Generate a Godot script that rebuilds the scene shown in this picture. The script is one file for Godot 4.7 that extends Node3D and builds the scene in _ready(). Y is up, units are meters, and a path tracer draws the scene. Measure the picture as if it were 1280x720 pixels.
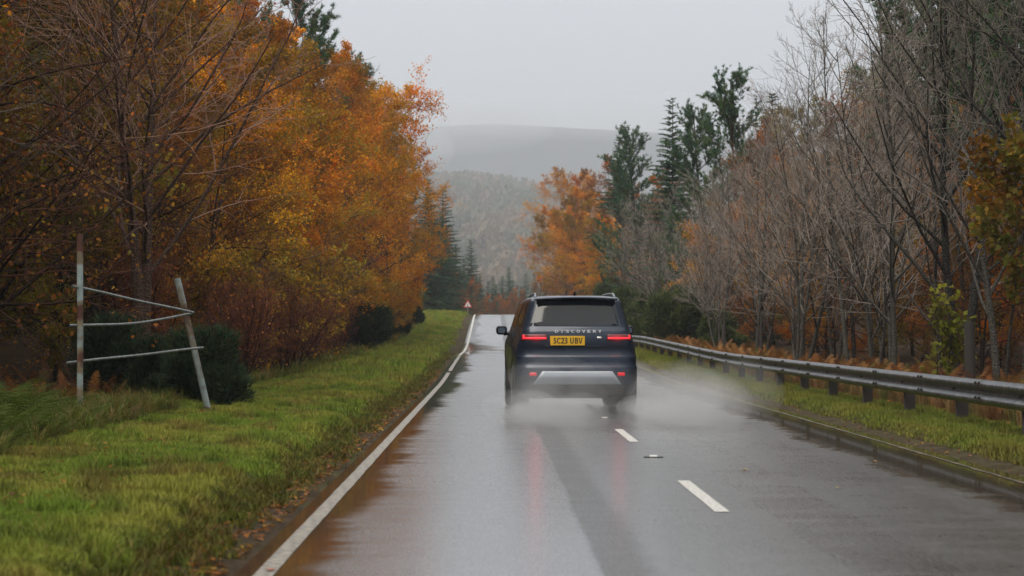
extends Node3D

# ---------------------------------------------------------------- mesh builder
class MB:
	var v := PackedVector3Array()
	var n := PackedVector3Array()
	var c := PackedColorArray()
	var uv := PackedVector2Array()
	var ix := PackedInt32Array()

	func add(p: Vector3, nn: Vector3, col: Color) -> int:
		v.append(p); n.append(nn); c.append(col)
		return v.size() - 1

	func tri(a: Vector3, b: Vector3, d: Vector3, col: Color) -> void:
		var nn := (d - a).cross(b - a).normalized()
		var k := v.size()
		v.append(a); v.append(b); v.append(d)
		n.append(nn); n.append(nn); n.append(nn)
		c.append(col); c.append(col); c.append(col)
		ix.append(k); ix.append(k + 1); ix.append(k + 2)

	func quad(a: Vector3, b: Vector3, d: Vector3, e: Vector3, col: Color) -> void:
		var nn := (e - a).cross(b - a).normalized()
		var k := v.size()
		v.append(a); v.append(b); v.append(d); v.append(e)
		for i in 4:
			n.append(nn); c.append(col)
		for i in [0, 1, 2, 0, 2, 3]:
			ix.append(k + i)

	func box(at: Vector3, size: Vector3, col: Color, b := Basis()) -> void:
		var s := size * 0.5
		for f in [[0, 1, 2], [1, 2, 0], [2, 0, 1]]:
			for sg in [-1.0, 1.0]:
				var p := []
				for q in [[-1, -1], [1, -1], [1, 1], [-1, 1]]:
					var w := Vector3()
					w[f[0]] = s[f[0]] * sg
					w[f[1]] = s[f[1]] * q[0] * sg
					w[f[2]] = s[f[2]] * q[1]
					p.append(at + b * w)
				quad(p[0], p[3], p[2], p[1], col)

	# a rounded box: corners cut back by r in the face plane
	func rbox(at: Vector3, size: Vector3, r: float, col: Color) -> void:
		var prof := []
		var s := size * 0.5
		for k in 4:
			for j in 3:
				var a := (k + j / 2.0) * PI / 2.0
				var cx := (s.x - r) * (1.0 if k == 0 or k == 3 else -1.0)
				var cy := (s.y - r) * (1.0 if k < 2 else -1.0)
				prof.append(Vector2(cx + cos(a) * r, cy + sin(a) * r))
		var m := prof.size()
		var rings := [[-s.z, 0.75], [-s.z + r * 0.6, 1.0], [s.z - r * 0.6, 1.0], [s.z, 0.75]]
		var k0 := v.size()
		for ring in rings:
			for q in prof:
				var p := Vector2(q.x, q.y)
				if ring[1] < 1.0:
					p = Vector2(p.x - signf(p.x) * r * 0.35, p.y - signf(p.y) * r * 0.35)
				add(at + Vector3(p.x, p.y, ring[0]), (Vector3(q.x / s.x, q.y / s.y, ring[0] / s.z * (1.0 if ring[1] < 1.0 else 0.2))).normalized(), col)
		for i in 3:
			for j in m:
				var a := k0 + i * m + j
				var b := k0 + i * m + (j + 1) % m
				for t in [a, a + m, b, b, a + m, b + m]:
					ix.append(t)
		for e in [0, 3]:
			var cc := add(at + Vector3(0, 0, rings[e][0]), Vector3(0, 0, -1 if e == 0 else 1), col)
			for j in m:
				var a := add(v[k0 + e * m + j], Vector3(0, 0, -1 if e == 0 else 1), col)
				var b := add(v[k0 + e * m + (j + 1) % m], Vector3(0, 0, -1 if e == 0 else 1), col)
				ix.append(cc); ix.append(a if e == 0 else b); ix.append(b if e == 0 else a)

	func tube(pts: PackedVector3Array, r0: float, r1: float, sides: int, col: Color, pw := 1.0) -> void:
		var m := pts.size()
		var k0 := v.size()
		var side := Vector3.RIGHT
		for i in m:
			var d := (pts[mini(i + 1, m - 1)] - pts[maxi(i - 1, 0)]).normalized()
			side = side - d * side.dot(d)
			if side.length_squared() < 1e-4:
				side = d.cross(Vector3(0.3, 0.2, 0.93))
			side = side.normalized()
			var up := d.cross(side)
			var r := lerpf(r0, r1, pow(float(i) / (m - 1), pw))
			for j in sides:
				var a := TAU * j / sides
				var o := side * cos(a) + up * sin(a)
				v.append(pts[i] + o * r); n.append(o); c.append(col)
		for i in m - 1:
			for j in sides:
				var a := k0 + i * sides + j
				var b := k0 + i * sides + (j + 1) % sides
				ix.append(a); ix.append(a + sides); ix.append(b)
				ix.append(b); ix.append(a + sides); ix.append(b + sides)

	# grid of rows x cols points already computed, smooth normals from neighbours
	func grid(p: PackedVector3Array, rows: int, cols: int, cols_color: PackedColorArray, closed := false, uvs := PackedVector2Array()) -> void:
		var k0 := v.size()
		for i in rows:
			for j in cols:
				var a := p[maxi(i - 1, 0) * cols + j]
				var b := p[mini(i + 1, rows - 1) * cols + j]
				var l := p[i * cols + ((j - 1 + cols) % cols if closed else maxi(j - 1, 0))]
				var r := p[i * cols + ((j + 1) % cols if closed else mini(j + 1, cols - 1))]
				var nn := (r - l).cross(b - a).normalized()
				v.append(p[i * cols + j]); n.append(nn)
				c.append(cols_color[i * cols + j] if cols_color.size() > 1 else (cols_color[0] if cols_color.size() == 1 else Color.WHITE))
				if uvs.size():
					uv.append(uvs[i * cols + j])
		for i in rows - 1:
			for j in (cols if closed else cols - 1):
				var a := k0 + i * cols + j
				var b := k0 + i * cols + (j + 1) % cols
				ix.append(a); ix.append(a + cols); ix.append(b)
				ix.append(b); ix.append(a + cols); ix.append(b + cols)

	func into(m: ArrayMesh, mat: Material) -> ArrayMesh:
		if v.size() == 0:
			return m
		var arr := []
		arr.resize(Mesh.ARRAY_MAX)
		arr[Mesh.ARRAY_VERTEX] = v
		arr[Mesh.ARRAY_NORMAL] = n
		arr[Mesh.ARRAY_COLOR] = c
		if uv.size() == v.size():
			arr[Mesh.ARRAY_TEX_UV] = uv
		arr[Mesh.ARRAY_INDEX] = ix
		m.add_surface_from_arrays(Mesh.PRIMITIVE_TRIANGLES, arr)
		m.surface_set_material(m.get_surface_count() - 1, mat)
		return m

	func mesh(mat: Material) -> ArrayMesh:
		return into(ArrayMesh.new(), mat)

# ---------------------------------------------------------------- naming
var taken := {}
func numbered(called: String) -> String:
	var k: int = taken.get(called, 0)
	taken[called] = k + 1
	return called if k == 0 else "%s_%03d" % [called, k]

func tag(o: Node, label: String, category := "", group := "", kind := "") -> void:
	if label: o.set_meta("label", label)
	if category: o.set_meta("category", category)
	if group: o.set_meta("group", group)
	if kind: o.set_meta("kind", kind)

func part(called: String, m: Mesh, parent: Node) -> MeshInstance3D:
	var o := MeshInstance3D.new()
	o.name = called
	o.mesh = m
	parent.add_child(o, true)
	return o

func top(called: String, m: Mesh) -> MeshInstance3D:
	var o := MeshInstance3D.new()
	o.name = numbered(called)
	o.mesh = m
	add_child(o, true)
	return o

func base(called: String, at := Vector3.ZERO, turn := 0.0) -> Node3D:
	var o := Node3D.new()
	o.name = numbered(called)
	add_child(o, true)
	o.position = at
	o.rotation.y = turn
	return o

func copies(called: String, m: Mesh, tf: Array, cols: Array, label: String, category: String) -> MultiMeshInstance3D:
	var mm := MultiMesh.new()
	mm.transform_format = MultiMesh.TRANSFORM_3D
	mm.use_colors = true
	mm.mesh = m
	mm.instance_count = tf.size()
	for i in tf.size():
		mm.set_instance_transform(i, tf[i])
		mm.set_instance_color(i, cols[i])
	var o := MultiMeshInstance3D.new()
	o.name = numbered(called)
	o.multimesh = mm
	add_child(o, true)
	tag(o, label, category, "", "stuff")
	return o

# ---------------------------------------------------------------- materials
func lin(r: float, g: float, b: float, a := 1.0) -> Color:
	var k := Color(r, g, b).linear_to_srgb()
	k.a = a
	return k

func mat(col: Color, rough: float, metal := 0.0) -> StandardMaterial3D:
	var m := StandardMaterial3D.new()
	m.albedo_color = col
	m.roughness = rough
	m.metallic = metal
	return m

func vmat(rough: float, back := 0.0) -> StandardMaterial3D:
	var m := mat(Color.WHITE, rough)
	m.vertex_color_use_as_albedo = true
	if back > 0.0:
		m.backlight_enabled = true
		m.backlight = Color(back, back, back * 0.8)
	return m

func noise(sd: int, freq: float, oct := 4, kind := FastNoiseLite.TYPE_SIMPLEX_SMOOTH) -> FastNoiseLite:
	var f := FastNoiseLite.new()
	f.seed = sd
	f.frequency = freq
	f.noise_type = kind
	f.fractal_octaves = oct
	return f

func noise_tex(sd: int, freq: float, size: int, lo: float, hi: float, oct := 5) -> ImageTexture:
	var im := noise(sd, freq, oct).get_seamless_image(size, size)
	im.convert(Image.FORMAT_L8)
	var d := im.get_data()
	for i in d.size():
		d[i] = int(255.0 * lerpf(lo, hi, d[i] / 255.0))
	return ImageTexture.create_from_image(Image.create_from_data(size, size, false, Image.FORMAT_L8, d))

func textured(m: StandardMaterial3D, t: Texture2D, scale: float, bump: Texture2D = null, cm := 1.0) -> StandardMaterial3D:
	m.albedo_texture = t
	m.uv1_triplanar = true
	m.uv1_scale = Vector3.ONE * scale
	if bump:
		m.heightmap_enabled = true
		m.heightmap_texture = bump
		m.heightmap_scale = cm
	return m

var M := {}
var rng := RandomNumberGenerator.new()

# ---------------------------------------------------------------- the lie of the land
const ROAD_L := -1.42
const ROAD_R := 4.88

const SLOPES := [[-100.0, 0.0], [45.0, 0.0], [55.0, 0.012], [76.0, 0.012], [80.0, 0.0], [87.0, 0.0], [90.0, 0.016], [100.0, 0.022], [104.0, 0.045], [132.0, 0.047], [140.0, 0.032], [150.0, -0.005], [165.0, -0.04], [290.0, -0.04], [310.0, 0.0], [9000.0, 0.0]]
var heights := PackedFloat32Array()

func grade(d: float) -> float:
	# height of the road at distance d along it: level, a gentle rise, a level shelf where water stands, a climb and a crest
	if heights.size() == 0:
		var h := 0.0
		var k := 0
		for i in 1200:
			var x := i * 0.5 + 0.25
			while SLOPES[k + 1][0] < x:
				k += 1
			heights.append(h)
			h += 0.5 * lerpf(SLOPES[k][1], SLOPES[k + 1][1], (x - SLOPES[k][0]) / (SLOPES[k + 1][0] - SLOPES[k][0]))
	var f := clampf(d * 2.0, 0.0, 1198.0)
	return lerpf(heights[int(f)], heights[int(f) + 1], f - int(f))

var n_lump := noise(5, 0.9, 3)
var n_wide := noise(6, 0.11, 3)

func edge_left(d: float) -> float:
	return -2.02 + 0.24 * n_lump.get_noise_2d(d * 0.45, 7.0) + 0.14 * n_lump.get_noise_2d(d * 2.4, 70.0)

func edge_right(d: float) -> float:
	return 5.12 + 0.08 * n_lump.get_noise_2d(d * 0.6, 37.0)

func land(x: float, d: float) -> float:
	var h := 0.0
	var bumps := n_lump.get_noise_2d(x * 1.3, d * 1.3)
	if x > ROAD_L + 0.06 and x < ROAD_R - 0.06:
		h = -0.06
	elif x <= 0.0:
		var e := edge_left(d)
		if x > e:
			h = lerpf(-0.012, 0.03, clampf((ROAD_L - x) / (ROAD_L - e), 0, 1)) + 0.018 * bumps
		else:
			h = 0.03 + 0.1 * smoothstep(0.0, 0.16, e - x) + 0.045 * clampf(e - x, 0, 2.4) + 0.02 * bumps
			h += 0.05 * clampf(-4.4 - x, 0, 30) + 0.12 * bumps * smoothstep(4.2, 6.0, -x)
	else:
		var e := edge_right(d)
		if x < e:
			h = lerpf(-0.012, 0.035, clampf((x - ROAD_R) / (e - ROAD_R), 0, 1)) + 0.01 * bumps
		else:
			h = 0.035 + 0.1 * smoothstep(0.0, 0.12, x - e) + 0.015 * bumps
			h -= 0.08 * smoothstep(6.6, 8.0, x)
			h += 0.04 * clampf(x - 9.0, 0, 30) + 0.1 * bumps * smoothstep(6.8, 9.0, x)
	return h + grade(d)

func ground_at(x: float, d: float) -> Vector3:
	return Vector3(x, land(x, d), -d)

# ---------------------------------------------------------------- trees
func jitter(a: float) -> Vector3:
	return Vector3(rng.randf_range(-a, a), rng.randf_range(-a, a), rng.randf_range(-a, a))

func around(d: Vector3, angle: float, az: float) -> Vector3:
	var s := d.cross(Vector3.UP if absf(d.y) < 0.9 else Vector3.RIGHT).normalized()
	return d.rotated(s, angle).rotated(d, az).normalized()

func limb(mb: MB, p: Vector3, dir: Vector3, length: float, r0: float, r1: float, seg: int, wob: float, trop: float, sides: int, col: Color) -> PackedVector3Array:
	var pts := PackedVector3Array([p])
	var d := dir
	for i in seg:
		d = (d + jitter(wob) + Vector3(0, trop, 0)).normalized()
		p += d * length / seg
		pts.append(p)
	mb.tube(pts, r0, r1, sides, col, 0.85)
	return pts

func leaf(mb: MB, p: Vector3, size: float, col: Color) -> void:
	var a := jitter(1.0).normalized()
	var b := a.cross(jitter(1.0)).normalized()
	a *= size
	b *= size * 0.36
	var fold := a.cross(b).normalized() * size * 0.12
	var k := mb.v.size()
	var nn := (a.cross(b)).normalized()
	mb.v.append(p); mb.v.append(p + a * 0.5 + b + fold); mb.v.append(p + a); mb.v.append(p + a * 0.5 - b + fold)
	for i in 4:
		mb.n.append(nn); mb.c.append(col)
	for i in [0, 1, 2, 0, 2, 3]:
		mb.ix.append(k + i)

func pick(pal: Array) -> Color:
	var col: Color = pal[rng.randi() % pal.size()]
	var k := rng.randf_range(0.7, 1.25)
	return Color(col.r * k, col.g * k * rng.randf_range(0.9, 1.1), col.b * k)

# a broad-leaved tree, bare or in leaf, as a proto: trunk (stems and limbs) and crown (twigs and leaves)
func broadleaf(o: Dictionary) -> Node3D:
	rng.seed = o.seed
	var wood := MB.new()
	var twig := MB.new()
	var lv := MB.new()
	var h: float = o.h
	var pal: Array = o.get("pal", [])
	var per: int = o.get("leaves", 0)
	var ls: float = o.get("leaf", 0.09)
	var bark: Color = o.get("bark", Color(0.14, 0.12, 0.1))
	var tc: Color = o.get("twig", Color(0.12, 0.09, 0.075))
	var trop: float = o.get("trop", 0.06)
	var n1: int = o.get("n1", 16)
	var n2: int = o.get("n2", 8)
	var n3: int = o.get("n3", 6)
	var first: float = o.get("first", 0.2)
	var reach: float = o.get("reach", 0.42)
	var tr: float = o.get("r", 0.014 * h)
	var stems: int = o.get("stems", 1)
	var thin: float = o.get("thin", 1.0)
	var leaf_low: float = o.get("leaf_low", 0.0)
	for s in stems:
		var lean: float = o.get("lean", 0.05) if stems == 1 else o.get("lean", 0.22)
		var d0 := around(Vector3.UP, lean * rng.randf_range(0.5, 1.2), TAU * (s + rng.randf() * 0.6) / stems)
		var sh := h * (1.0 if s == 0 else rng.randf_range(0.75, 1.0))
		var sp := limb(wood, Vector3(d0.x, 0, d0.z) * (0.4 if stems > 1 else 0.0) * tr * 4.0 - Vector3(0, 0.15, 0), d0, sh, tr, tr * 0.12, 14, o.get("wob", 0.07), 0.05, 7, bark)
		for i in n1:
			var t := lerpf(first, 0.98, pow((i + rng.randf() * 0.8) / n1, 0.9))
			var f := t * 14.0
			var at := sp[mini(int(f), 13)].lerp(sp[mini(int(f) + 1, 14)], f - int(f))
			var up := (sp[mini(int(f) + 1, 14)] - sp[mini(int(f), 13)]).normalized()
			var shape := clampf(1.0 - t, 0.0, 1.0)
			var len1 := sh * reach * (0.22 + 0.95 * pow(shape, 0.75)) * rng.randf_range(0.7, 1.15)
			if o.get("round", false):
				len1 = sh * reach * (0.25 + sin(clampf((t - first) / (1.0 - first), 0, 1) * 2.6 + 0.35) * 0.85) * rng.randf_range(0.75, 1.1)
			var r1 := maxf(tr * (1.0 - t * 0.85) * 0.42, 0.012) * thin
			var d1 := around(up, o.get("ang", 0.95) * rng.randf_range(0.75, 1.15), rng.randf() * TAU)
			var p1 := limb(wood, at, d1, len1, r1, r1 * 0.25, 7, 0.13, trop, 4, bark.lerp(tc, 0.4))
			var limb_tone := pick(pal) if per > 0 else Color.WHITE
			var limb_lum := rng.randf_range(0.5, 1.3)
			var bare := rng.randf() < 0.13 and per > 1
			for j in n2:
				var t2 := lerpf(0.18, 1.0, (j + rng.randf()) / n2)
				var f2 := minf(t2 * 7.0, 6.99)
				var a2 := p1[int(f2)].lerp(p1[int(f2) + 1], f2 - int(f2))
				var u2 := (p1[int(f2) + 1] - p1[int(f2)]).normalized()
				var len2 := maxf(len1 * 0.5 * (1.1 - t2 * 0.6) * rng.randf_range(0.6, 1.2), 0.25)
				var r2 := maxf(r1 * 0.42 * (1.1 - t2 * 0.6), 0.006 * thin)
				var d2 := around(u2, rng.randf_range(0.5, 1.0), rng.randf() * TAU)
				var p2 := limb(twig, a2, d2, len2, r2, r2 * 0.35, 4, 0.16, trop * 0.8, 3, tc)
				for k in n3:
					var t3 := lerpf(0.15, 1.0, (k + rng.randf()) / n3)
					var f3 := minf(t3 * 4.0, 3.99)
					var a3 := p2[int(f3)].lerp(p2[int(f3) + 1], f3 - int(f3))
					var u3 := (p2[int(f3) + 1] - p2[int(f3)]).normalized()
					var len3 := maxf(len2 * 0.45 * rng.randf_range(0.5, 1.2), 0.18)
					var d3 := around(u3, rng.randf_range(0.4, 0.9), rng.randf() * TAU)
					var p3 := limb(twig, a3, d3, len3, maxf(r2 * 0.5, 0.0042 * thin), 0.0025 * thin, 2, 0.2, trop * 0.6, 3, tc)
					if per > 0 and not bare and a3.y > leaf_low and rng.randf() < o.get("fill", 1.0):
						var tone := limb_tone.lerp(pick(pal), 0.3) * limb_lum
						for q in per:
							var lp := p3[0].lerp(p3[2], rng.randf_range(0.1, 1.15)) + jitter(len3 * 0.22 + 0.04)
							leaf(lv, lp, ls * rng.randf_range(0.7, 1.3), tone.lerp(pick(pal) * limb_lum, 0.3))
	var root := Node3D.new()
	root.name = o.name
	part("trunk", wood.mesh(M.bark), root)
	var cm := twig.mesh(M.twig)
	lv.into(cm, M.leaf)
	part("crown", cm, root)
	return root

func tuft(mb: MB, p: Vector3, dir: Vector3, size: float, wd: float, count: int, spread: float, col: Color) -> void:
	for i in count:
		var d := (dir + jitter(spread)).normalized()
		var s := d.cross(jitter(1.0)).normalized() * wd
		var k := rng.randf_range(0.75, 1.2)
		mb.tri(p - s, p + d * size * rng.randf_range(0.7, 1.1), p + s, Color(col.r * k, col.g * k, col.b * k))

# Scots pine: bare lower trunk, clumped needle tufts in the upper crown
func pine(o: Dictionary) -> Node3D:
	rng.seed = o.seed
	var wood := MB.new()
	var nd := MB.new()
	var h: float = o.h
	var sp := limb(wood, Vector3(0, -0.2, 0), Vector3.UP, h, h * 0.014, h * 0.002, 14, 0.035, 0.06, 7, Color(0.17, 0.09, 0.06))
	var n1: int = o.get("n1", 46)
	var pal: Array = o.pal
	for i in n1:
		var t := lerpf(o.get("first", 0.35), 0.99, (i + rng.randf()) / n1)
		var f := minf(t * 14.0, 13.99)
		var at := sp[int(f)].lerp(sp[int(f) + 1], f - int(f))
		var len1: float = h * o.get("reach", 0.22) * (0.16 + 0.95 * pow(1.0 - t, 0.62)) * rng.randf_range(0.65, 1.15)
		var d1 := around(Vector3.UP, rng.randf_range(1.05, 1.5) - t * 0.45, rng.randf() * TAU)
		var p1 := limb(wood, at, d1, len1, maxf(0.05 * (1.1 - t), 0.014), 0.008, 6, 0.14, 0.07, 4, Color(0.13, 0.075, 0.055))
		var n2 := int(clampf(len1 * 6.0, 5, 20))
		for j in n2:
			var t2 := lerpf(0.28, 1.0, (j + rng.randf()) / n2)
			var f2 := minf(t2 * 6.0, 5.99)
			var a2 := p1[int(f2)].lerp(p1[int(f2) + 1], f2 - int(f2))
			var u2 := (p1[int(f2) + 1] - p1[int(f2)]).normalized()
			var d2 := (around(u2, rng.randf_range(0.3, 1.1), rng.randf() * TAU) + Vector3(0, 0.25, 0)).normalized()
			var p2 := limb(wood, a2, d2, rng.randf_range(0.35, 0.75) * (h / 13.0), 0.01, 0.004, 2, 0.15, 0.1, 3, Color(0.11, 0.07, 0.05))
			var tone := pick(pal)
			for k in 9:
				var tp := p2[0].lerp(p2[2], rng.randf_range(0.25, 1.05)) + jitter(0.06)
				tuft(nd, tp, (d2 + Vector3(0, 0.4, 0)).normalized(), o.get("needle", 0.2), 0.018, 7, 0.85, tone)
	var root := Node3D.new()
	root.name = o.name
	part("trunk", wood.mesh(M.bark), root)
	part("crown", nd.mesh(M.needle), root)
	return root

# spruce: a cone of drooping tiers
func spruce(o: Dictionary) -> Node3D:
	rng.seed = o.seed
	var wood := MB.new()
	var nd := MB.new()
	var h: float = o.h
	var pal: Array = o.pal
	limb(wood, Vector3(0, -0.2, 0), Vector3.UP, h, h * 0.012, 0.012, 8, 0.01, 0.02, 6, Color(0.09, 0.065, 0.05))
	var y: float = h * o.get("first", 0.06)
	while y < h * 0.985:
		var t := y / h
		var rad: float = h * o.get("reach", 0.2) * pow(1.0 - t, 0.85) + 0.12
		var nb := 9 if t < 0.7 else 6
		for i in nb:
			var len1 := rad * rng.randf_range(0.7, 1.12)
			var a := TAU * (i + rng.randf()) / nb
			var out := Vector3(cos(a), 0, sin(a))
			var p := Vector3(0, y + rng.randf_range(-0.12, 0.12), 0)
			var pts := PackedVector3Array([p])
			var steps := 4
			for k in steps:
				var q := (k + 1.0) / steps
				pts.append(p + out * len1 * q + Vector3(0, len1 * (0.12 * q - 0.42 * q * q + 0.16 * q * q * q + 0.35 * t * q), 0))
			wood.tube(pts, 0.018, 0.006, 3, Color(0.08, 0.06, 0.045))
			var cross := out.cross(Vector3.UP)
			var tone := pick(pal)
			var n := int(maxf(len1 * 11.0, 5))
			for k in n:
				var q := (k + rng.randf()) / n
				var f := minf(q * steps, steps - 0.01)
				var b := pts[int(f)].lerp(pts[int(f) + 1], f - int(f))
				var wide := (0.14 + 0.3 * (1.0 - q)) * clampf(len1 * 0.7, 0.35, 1.2)
				for sd: float in [-1.0, 1.0]:
					tuft(nd, b, (cross * sd + out * 0.7 + Vector3(0, -0.28, 0)).normalized(), wide, 0.035, 3, 0.35, tone)
				tuft(nd, b, (out + Vector3(0, 0.35, 0)).normalized(), 0.2, 0.03, 1, 0.5, tone)
		y += h * 0.024 * rng.randf_range(0.8, 1.2)
	var root := Node3D.new()
	root.name = o.name
	part("trunk", wood.mesh(M.bark), root)
	part("crown", nd.mesh(M.needle), root)
	return root

# a dense evergreen bush of spiny tufts
func bush(o: Dictionary) -> Node3D:
	rng.seed = o.seed
	var wood := MB.new()
	var nd := MB.new()
	var lobes := []
	var w: float = o.w
	var h: float = o.h
	for i in o.get("lobes", 14):
		var a := rng.randf() * TAU
		var q := sqrt(rng.randf()) * 0.62
		var r := rng.randf_range(0.16, 0.42)
		lobes.append([Vector3(cos(a) * q * w * 0.5, h * rng.randf_range(0.2, 0.85) * (1.0 - q * 0.6), sin(a) * q * w * 0.5), r])
		limb(wood, Vector3(cos(a), 0, sin(a)) * 0.1 - Vector3(0, 0.1, 0), (Vector3(cos(a) * q, 1.1, sin(a) * q)).normalized(), h * 0.7, 0.025, 0.008, 4, 0.12, 0.05, 4, Color(0.08, 0.06, 0.045))
	var pal: Array = o.pal
	var n: int = o.get("tufts", 5000)
	for i in n:
		var l: Array = lobes[rng.randi() % lobes.size()]
		var u := jitter(1.0).normalized()
		var rr: float = l[1] * pow(rng.randf(), 0.33)
		var p: Vector3 = l[0] + Vector3(u.x * w * 0.5, u.y * h * 0.55, u.z * w * 0.5) * rr * 1.25
		if p.y < 0.02:
			continue
		tuft(nd, p, (u + Vector3(0, 0.9, 0)).normalized(), o.get("size", 0.16) * (1.0 if rng.randf() < 0.92 else 1.9), o.get("wide", 0.012), 5, 0.6, pick(pal))
	var root := Node3D.new()
	root.name = o.name
	part("stem", wood.mesh(M.bark), root)
	part("foliage", nd.mesh(M.needle), root)
	return root

func frond_mesh(seed_: int, length: float, droop: float, mtl: Material, pairs := 20) -> ArrayMesh:
	rng.seed = seed_
	var mb := MB.new()
	frond(mb, Vector3.ZERO, Vector3(0.45, 1, 0).normalized(), length, droop, Color.WHITE, pairs)
	return mb.mesh(mtl)

func frond(mb: MB, at: Vector3, dir: Vector3, length: float, droop: float, col: Color, pairs: int) -> void:
	var pts := PackedVector3Array([at])
	var d := dir
	var p := at
	for i in 8:
		d = (d + Vector3(0, -droop * (0.5 + i * 0.12), 0) + jitter(0.03)).normalized()
		p += d * length / 8.0
		pts.append(p)
	mb.tube(pts, 0.006, 0.002, 3, Color(col.r * 0.8, col.g * 0.7, col.b * 0.6))
	for i in pairs:
		var t := lerpf(0.22, 0.99, float(i) / pairs)
		var f := minf(t * 8.0, 7.99)
		var q := pts[int(f)].lerp(pts[int(f) + 1], f - int(f))
		var ax := (pts[int(f) + 1] - pts[int(f)]).normalized()
		var side := ax.cross(Vector3.UP).normalized()
		var wide := length * 0.2 * sin(clampf(1.1 - t, 0, 1) * 1.9) + 0.02
		for s: float in [-1.0, 1.0]:
			var e := q + (side * s + ax * 0.45 + Vector3(0, rng.randf_range(-0.3, 0.05), 0)).normalized() * wide
			var k := rng.randf_range(0.75, 1.2)
			var wv := ax * length * 0.008
			mb.tri(q - wv, e, q + wv, Color(col.r * k, col.g * k, col.b * k))
			for m in 3:
				var z := q.lerp(e, 0.25 + 0.22 * m)
				var o := ax * length * 0.017 * (1.0 - 0.22 * m)
				mb.tri(z - o + Vector3(0, -0.004, 0), z + (e - q) * 0.12, z + o, Color(col.r * k, col.g * k, col.b * k))

func plant_tree(proto: Node3D, x: float, d: float, scale_: float, label: String, category: String, group := "", turn := -1.0) -> Node3D:
	var o: Node3D = proto.duplicate()
	o.name = numbered(proto.name)
	add_child(o, true)
	o.position = ground_at(x, d)
	o.rotation.y = turn if turn >= 0.0 else rng.randf() * TAU
	o.scale = Vector3.ONE * scale_
	tag(o, label, category, group)
	return o

# ---------------------------------------------------------------- main
func _ready() -> void:
	# camera: 1.36 m above the road, long lens, focused on the car
	var cam := Camera3D.new()
	cam.name = "camera"
	add_child(cam)
	cam.position = Vector3(0, 1.36, 0)
	cam.rotation_degrees = Vector3(1.193, -0.585, 0)
	var lens := CameraAttributesPhysical.new()
	lens.frustum_focal_length = 81.67
	lens.frustum_focus_distance = 32.0
	lens.frustum_near = 0.1
	lens.frustum_far = 9000.0
	lens.exposure_aperture = 3.4
	cam.attributes = lens
	cam.near = 0.1
	cam.far = 9000.0
	cam.fov = 16.72
	cam.current = true

	# overcast sky, brighter overhead than at the horizon as under an even cloud deck
	var sky := ProceduralSkyMaterial.new()
	sky.sky_horizon_color = lin(0.255, 0.268, 0.29)
	sky.sky_top_color = lin(0.8, 0.82, 0.86)
	sky.sky_energy_multiplier = 1.0
	sky.sky_curve = 0.6
	sky.ground_horizon_color = lin(0.3, 0.3, 0.3)
	sky.ground_bottom_color = lin(0.08, 0.08, 0.07)
	sky.sun_angle_max = 1.0
	var env := Environment.new()
	env.background_mode = Environment.BG_SKY
	env.sky = Sky.new()
	env.sky.sky_material = sky
	env.tonemap_mode = Environment.TONE_MAPPER_LINEAR
	env.tonemap_exposure = 2.2
	env.fog_enabled = true
	env.fog_density = 0.0004
	env.fog_light_color = Color(0.93, 0.96, 1.0)
	env.volumetric_fog_enabled = true
	env.volumetric_fog_density = 0.0
	env.sdfgi_enabled = true
	env.ssao_enabled = true
	env.ssil_enabled = true
	var we := WorldEnvironment.new()
	we.name = "world"
	we.environment = env
	add_child(we)
	var sun := DirectionalLight3D.new()
	sun.name = "sun"
	sun.light_energy = 0.5
	sun.light_color = Color(1.0, 0.97, 0.92)
	sun.light_angular_distance = 50.0
	sun.shadow_enabled = true
	sun.rotation_degrees = Vector3(-64, -45, 0)
	add_child(sun)

	make_materials()
	make_ground()
	make_road()
	make_hills()
	make_barrier()
	make_car()
	make_sign_frame()
	make_trees()
	make_undergrowth()
	make_small()
	tell_apart()

func make_materials() -> void:
	var fine := noise_tex(11, 0.03, 512, 0.55, 1.0)
	var grain := noise_tex(12, 0.12, 256, 0.6, 1.0)
	M.bark = textured(vmat(0.85), noise_tex(15, 0.05, 512, 0.1, 1.0), 0.9, grain, 1.5)
	M.twig = vmat(0.75)
	M.leaf = vmat(0.7, 0.85)
	M.needle = vmat(0.6, 0.15)
	M.grass = vmat(0.6, 0.75)
	for k in [M.leaf, M.grass, M.needle, M.twig, M.bark]:
		k.metallic_specular = 0.2
	M.soil = textured(vmat(0.9), fine, 0.8, grain, 3.0)
	M.soil.metallic_specular = 0.2
	M.hill = textured(vmat(1.0), noise_tex(13, 0.02, 512, 0.5, 1.0), 0.02)
	M.steel = textured(mat(lin(0.3, 0.31, 0.32), 0.38, 0.85), noise_tex(14, 0.02, 512, 0.3, 1.0), 0.7)
	M.timber = textured(mat(lin(0.06, 0.05, 0.045), 0.8), grain, 2.0, grain, 1.0)
	M.black = mat(lin(0.012, 0.012, 0.013), 0.5)
	M.rubber = mat(lin(0.018, 0.018, 0.02), 0.75)

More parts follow.
